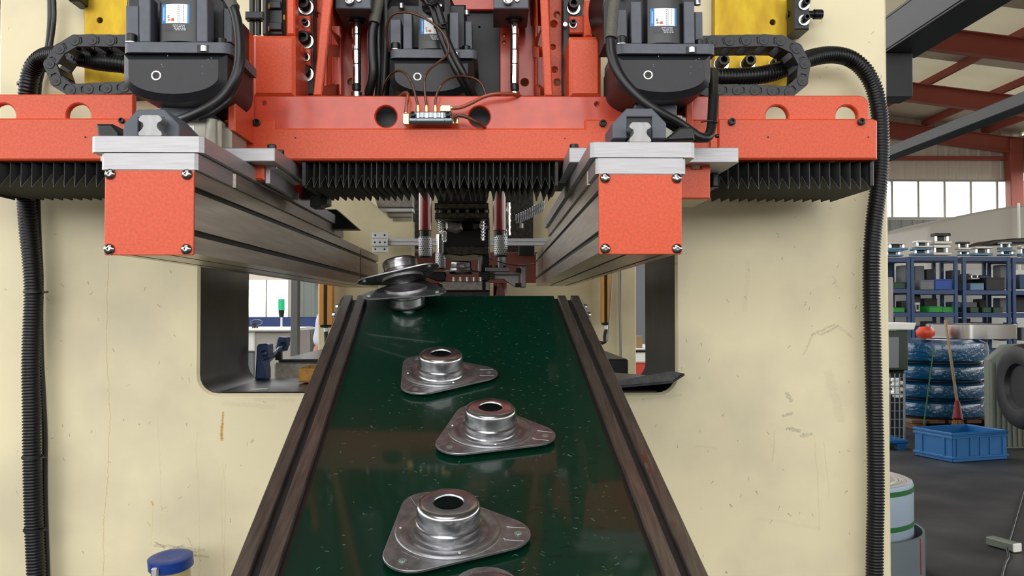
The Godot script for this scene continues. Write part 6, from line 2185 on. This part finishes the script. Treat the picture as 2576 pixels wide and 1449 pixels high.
	b.lathe([Vector2(0.4404, yr + 0.002), Vector2(0.4418, yr), Vector2(0.4418, 0.04), Vector2(0.4404, 0.04)], 3, an - 0.022, an + 0.022)
	part("red_tape", b, "tape_red", t)
	# socket strip and its lead
	var e := P(2523, 1382, 5.5)
	e.y = 0.0
	t = thing("power_strip", "dirty grey power strip lying on the floor at right", "power strip", e)
	bs = Basis(Vector3.UP, deg_to_rad(-70))
	b = MB.new()
	b.box(e + Vector3(0, 0.03, 0), Vector3(0.19, 0.05, 0.07), 0.006, bs)
	part("strip_body", b, "khaki_paint", t)
	b = MB.new()
	b.box(e + bs * Vector3(0.099, 0.03, 0), Vector3(0.012, 0.05, 0.066), 0.004, bs)
	part("strip_end", b, "machine_white", t)
	b = MB.new()
	var g := []
	for q in [[2576, 1235, 7.0], [2558, 1300, 6.4], [2545, 1345, 5.9], [2536, 1372, 5.6]]:
		var w := P(q[0], q[1], 777)
		g.append(floor_at(q[0], q[1]) + Vector3(0, 0.006, 0))
	b.tube(g, 0.006, 8, 0.03)
	b.tube([floor_at(2533, 1392) + Vector3(0, 0.03, 0), floor_at(2537, 1405) + Vector3(0, 0.008, 0), floor_at(2530, 1420) + Vector3(0, 0.007, 0), floor_at(2522, 1449) + Vector3(0, 0.007, 0), floor_at(2515, 1500) + Vector3(0, 0.007, 0)], 0.007, 8, 0.03)
	part("lead", b, "cable_black", t)

func floor_at(px: float, py: float) -> Vector3:
	var d := P(px, py, 1.0) - EYE
	return EYE + d * (-EYE.y / d.y)


# ---------- people ----------
func sdf_mesh(bones: Array, cell: float, k: float) -> MB:
	# bones: [a, b, ra, rb]; smooth union of tapered capsules, meshed as surface nets
	var vals := {}
	var lo := Vector3(1e9, 1e9, 1e9)
	for q in bones: lo = lo.min(q[0]).min(q[1])
	lo -= Vector3.ONE * 0.3
	for q in bones:
		var a: Vector3 = q[0]
		var c: Vector3 = q[1]
		var R: float = maxf(q[2], q[3]) + cell * 2.5
		var i0 := Vector3i(((a.min(c) - Vector3.ONE * R - lo) / cell).floor())
		var i1 := Vector3i(((a.max(c) + Vector3.ONE * R - lo) / cell).ceil())
		var ab := c - a
		var l2 := maxf(ab.length_squared(), 1e-9)
		for x in range(i0.x, i1.x + 1):
			for y in range(i0.y, i1.y + 1):
				for z in range(i0.z, i1.z + 1):
					var p := lo + Vector3(x, y, z) * cell
					var t := clampf((p - a).dot(ab) / l2, 0.0, 1.0)
					var d: float = (p - a - ab * t).length() - lerpf(q[2], q[3], t)
					if d > cell * 2.5: continue
					var key := Vector3i(x, y, z)
					if vals.has(key):
						var o: float = vals[key]
						var h := maxf(k - absf(d - o), 0.0) / k
						vals[key] = minf(d, o) - h * h * k * 0.25
					else:
						vals[key] = d
	var far := cell * 2.5
	var pos := {}
	var offs := []
	for i in 8: offs.append(Vector3i(i & 1, (i >> 1) & 1, (i >> 2) & 1))
	for key in vals:
		var s := Vector3.ZERO
		var cnt := 0
		var g := []
		var neg := 0
		for o in offs:
			var v: float = vals.get(key + o, far)
			g.append(v)
			if v < 0: neg += 1
		if neg == 0 or neg == 8: continue
		for i in 8:
			for ax in 3:
				var j: int = i | (1 << ax)
				if j == i: continue
				if (g[i] < 0) != (g[j] < 0):
					s += Vector3(offs[i]).lerp(Vector3(offs[j]), g[i] / (g[i] - g[j]))
					cnt += 1
		var grad := Vector3(g[1] + g[3] + g[5] + g[7] - g[0] - g[2] - g[4] - g[6], g[2] + g[3] + g[6] + g[7] - g[0] - g[1] - g[4] - g[5], g[4] + g[5] + g[6] + g[7] - g[0] - g[1] - g[2] - g[3])
		pos[key] = [lo + (Vector3(key) + s / maxf(cnt, 1)) * cell, grad.normalized()]
	var b := MB.new()
	for key in pos:
		for ax in 3:
			var e := Vector3i.ZERO
			e[ax] = 1
			var u := Vector3i.ZERO
			u[(ax + 1) % 3] = 1
			var w := Vector3i.ZERO
			w[(ax + 2) % 3] = 1
			if (vals.get(key, far) < 0) == (vals.get(key + e, far) < 0): continue
			if not (pos.has(key - u) and pos.has(key - w) and pos.has(key - u - w)): continue
			var A: Array = pos[key]
			var B: Array = pos[key - u]
			var C: Array = pos[key - u - w]
			var D: Array = pos[key - w]
			b.quadn(A[0], B[0], C[0], D[0], A[1], B[1], C[1], D[1])
	return b

# a standing worker 1.72 m tall, facing +x, weight on both feet, forearms hanging a little forward
func worker() -> Node3D:
	var V := func(x, y, z): return Vector3(x, y, z)
	var t := Node3D.new()
	t.name = "person"
	var body := []
	var shirt := []
	var legs := []
	body.append([V.call(0.02, 1.36, 0), V.call(0.045, 1.50, 0), 0.055, 0.052])
	for s in [-1.0, 1.0]:
		body.append([V.call(0.0, 1.36, s * 0.17), V.call(0.01, 1.09, s * 0.215), 0.044, 0.038])
		body.append([V.call(0.01, 1.09, s * 0.215), V.call(0.09, 0.85, s * 0.20), 0.038, 0.026])
		var hd := Vector3(0.09, 0.85, s * 0.20)
		body.append([hd, hd + Vector3(0.022, -0.07, 0), 0.026, 0.034])
		for f in 4: body.append([hd + Vector3(0.03 + 0.004 * f, -0.07, (f - 1.5) * 0.019), hd + Vector3(0.045 + 0.006 * f, -0.155 - (0.012 if f == 1 or f == 2 else 0.0), (f - 1.5) * 0.017), 0.010, 0.008])
		body.append([hd + Vector3(0.03, -0.025, -s * 0.03), hd + Vector3(0.06, -0.085, -s * 0.045), 0.012, 0.009])
		body.append([V.call(0, 0.93, s * 0.09), V.call(0.01, 0.50, s * 0.10), 0.085, 0.056])
		body.append([V.call(0.01, 0.50, s * 0.10), V.call(-0.02, 0.09, s * 0.10), 0.055, 0.036])
		body.append([V.call(-0.03, 0.05, s * 0.10), V.call(0.14, 0.035, s * 0.115), 0.04, 0.032])
		legs.append([V.call(0, 0.95, s * 0.085), V.call(0.01, 0.50, s * 0.10), 0.108, 0.078])
		legs.append([V.call(0.01, 0.50, s * 0.10), V.call(-0.02, 0.10, s * 0.10), 0.078, 0.062])
		shirt.append([V.call(0, 1.375, s * 0.155), V.call(0.005, 1.20, s * 0.20), 0.066, 0.062])
	body.append([V.call(0, 0.95, 0), V.call(0, 1.33, 0), 0.11, 0.12])
	legs.append([V.call(0, 0.98, -0.06), V.call(0, 0.98, 0.06), 0.118, 0.118])
	shirt.append([V.call(0, 1.34, -0.11), V.call(0, 1.34, 0.11), 0.105, 0.105])
	shirt.append([V.call(0.005, 1.20, -0.075), V.call(0.005, 1.20, 0.075), 0.118, 0.118])
	shirt.append([V.call(0.0, 0.97, -0.065), V.call(0.0, 0.97, 0.065), 0.124, 0.124])
	shirt.append([V.call(0.0, 1.2, 0), V.call(0.0, 0.93, 0), 0.12, 0.125])
	var b := sdf_mesh(body, 0.016, 0.05)
	# the head on a finer grid: skull, jaw, nose, brow, lips, ears
	var hx := 0.06
	var hb := [[V.call(hx, 1.625, 0), V.call(hx - 0.015, 1.63, 0), 0.088, 0.086], [V.call(hx + 0.012, 1.555, 0), V.call(hx + 0.045, 1.525, 0), 0.06, 0.045], [V.call(hx - 0.015, 1.50, 0), V.call(hx - 0.01, 1.58, 0), 0.054, 0.07],
		[V.call(hx + 0.088, 1.610, 0), V.call(hx + 0.108, 1.580, 0), 0.009, 0.015], [V.call(hx + 0.075, 1.632, -0.03), V.call(hx + 0.075, 1.632, 0.03), 0.018, 0.018], [V.call(hx + 0.082, 1.545, -0.016), V.call(hx + 0.082, 1.545, 0.016), 0.012, 0.012]]
	for s in [-1.0, 1.0]: hb.append([V.call(hx - 0.01, 1.63, s * 0.086), V.call(hx - 0.004, 1.585, s * 0.084), 0.014, 0.010])
	var h := sdf_mesh(hb, 0.009, 0.025)
	b.v.append_array(h.v)
	b.n.append_array(h.n)
	b.u.append_array(h.u)
	part_local("body", b, "skin", t)
	part_local("shirt", sdf_mesh(shirt, 0.018, 0.06), "shirt_white", t)
	part_local("trousers", sdf_mesh(legs, 0.018, 0.05), "trousers_dark", t)
	b = sdf_mesh([[V.call(hx - 0.012, 1.655, 0), V.call(hx - 0.03, 1.635, 0), 0.086, 0.086], [V.call(hx - 0.05, 1.62, 0), V.call(hx - 0.055, 1.56, 0), 0.055, 0.045], [V.call(hx + 0.05, 1.695, -0.03), V.call(hx + 0.05, 1.695, 0.03), 0.035, 0.035]], 0.012, 0.03)
	part_local("hair", b, "hair_black", t)
	for s in [-1.0, 1.0]:
		b = MB.new()
		b.xf = Transform3D(Basis.IDENTITY, Vector3(hx + 0.083, 1.612, s * 0.031)).scaled_local(Vector3(0.7, 0.75, 1.1))
		b.lathe([Vector2(0, 0.011), Vector2(0.008, 0.008), Vector2(0.011, 0), Vector2(0.008, -0.008), Vector2(0, -0.011)], 12)
		part_local("eye", b, "hair_black", t)
		b = sdf_mesh([[V.call(-0.045, 0.045, s * 0.10), V.call(0.15, 0.04, s * 0.118), 0.045, 0.038]], 0.015, 0.02)
		part_local("shoe", b, "shoe", t)
	return t

func people() -> void:
	var w := worker()
	add_child(w, true)
	w.position = Vector3(P(-42, 700, 2.56).x, 0, -2.56)
	w.rotation.y = PI - 0.2
	w.scale = Vector3.ONE * 1.07
	tag(w, "worker in a white shirt with black hair, at left edge beyond the press", "person", "workers")
	var v: Node3D = w.duplicate()
	v.name = "person"
	add_child(v, true)
	v.position = Vector3(P(868, 800, 7.5).x, 0, -7.5)
	v.scale = Vector3.ONE
	v.rotation.y = PI / 2
	tag(v, "worker in pale pink trousers mostly hidden behind the far cream plate", "person", "workers")
	for c in v.get_children():
		if c.name.begins_with("trousers"): c.material_override = M["trousers_pink"]
	var b := MB.new()
	block(b, -260, 884, 14, 1300, 1.98, 0.22, 0.01)
	var t := thing("tool_cabinet", "black tool cabinet at the left edge below the worker's shirt", "cabinet", Vector3(P(-120, 1300, 2.1).x, 0, -2.09))
	part("cabinet_body", b, "die_black", t)
	b = MB.new()
	block(b, -260, 1300, 14, 777 + 1.45 * F / 1.99, 1.99, 0.2, 0.01)
	part("cabinet_base", b, "die_black", t)
	b = MB.new()
	b.xf = Transform3D(Basis.IDENTITY, P(2, 1372, 1.97))
	b.lathe([Vector2(0, 0.022), Vector2(0.008, 0.02), Vector2(0.016, 0.008), Vector2(0.014, -0.012), Vector2(0.006, -0.022), Vector2(0, -0.022)], 14)
	solo("white_rag", b, "shirt_white", "small crumpled white rag hanging on the black cabinet at left edge", "rag")
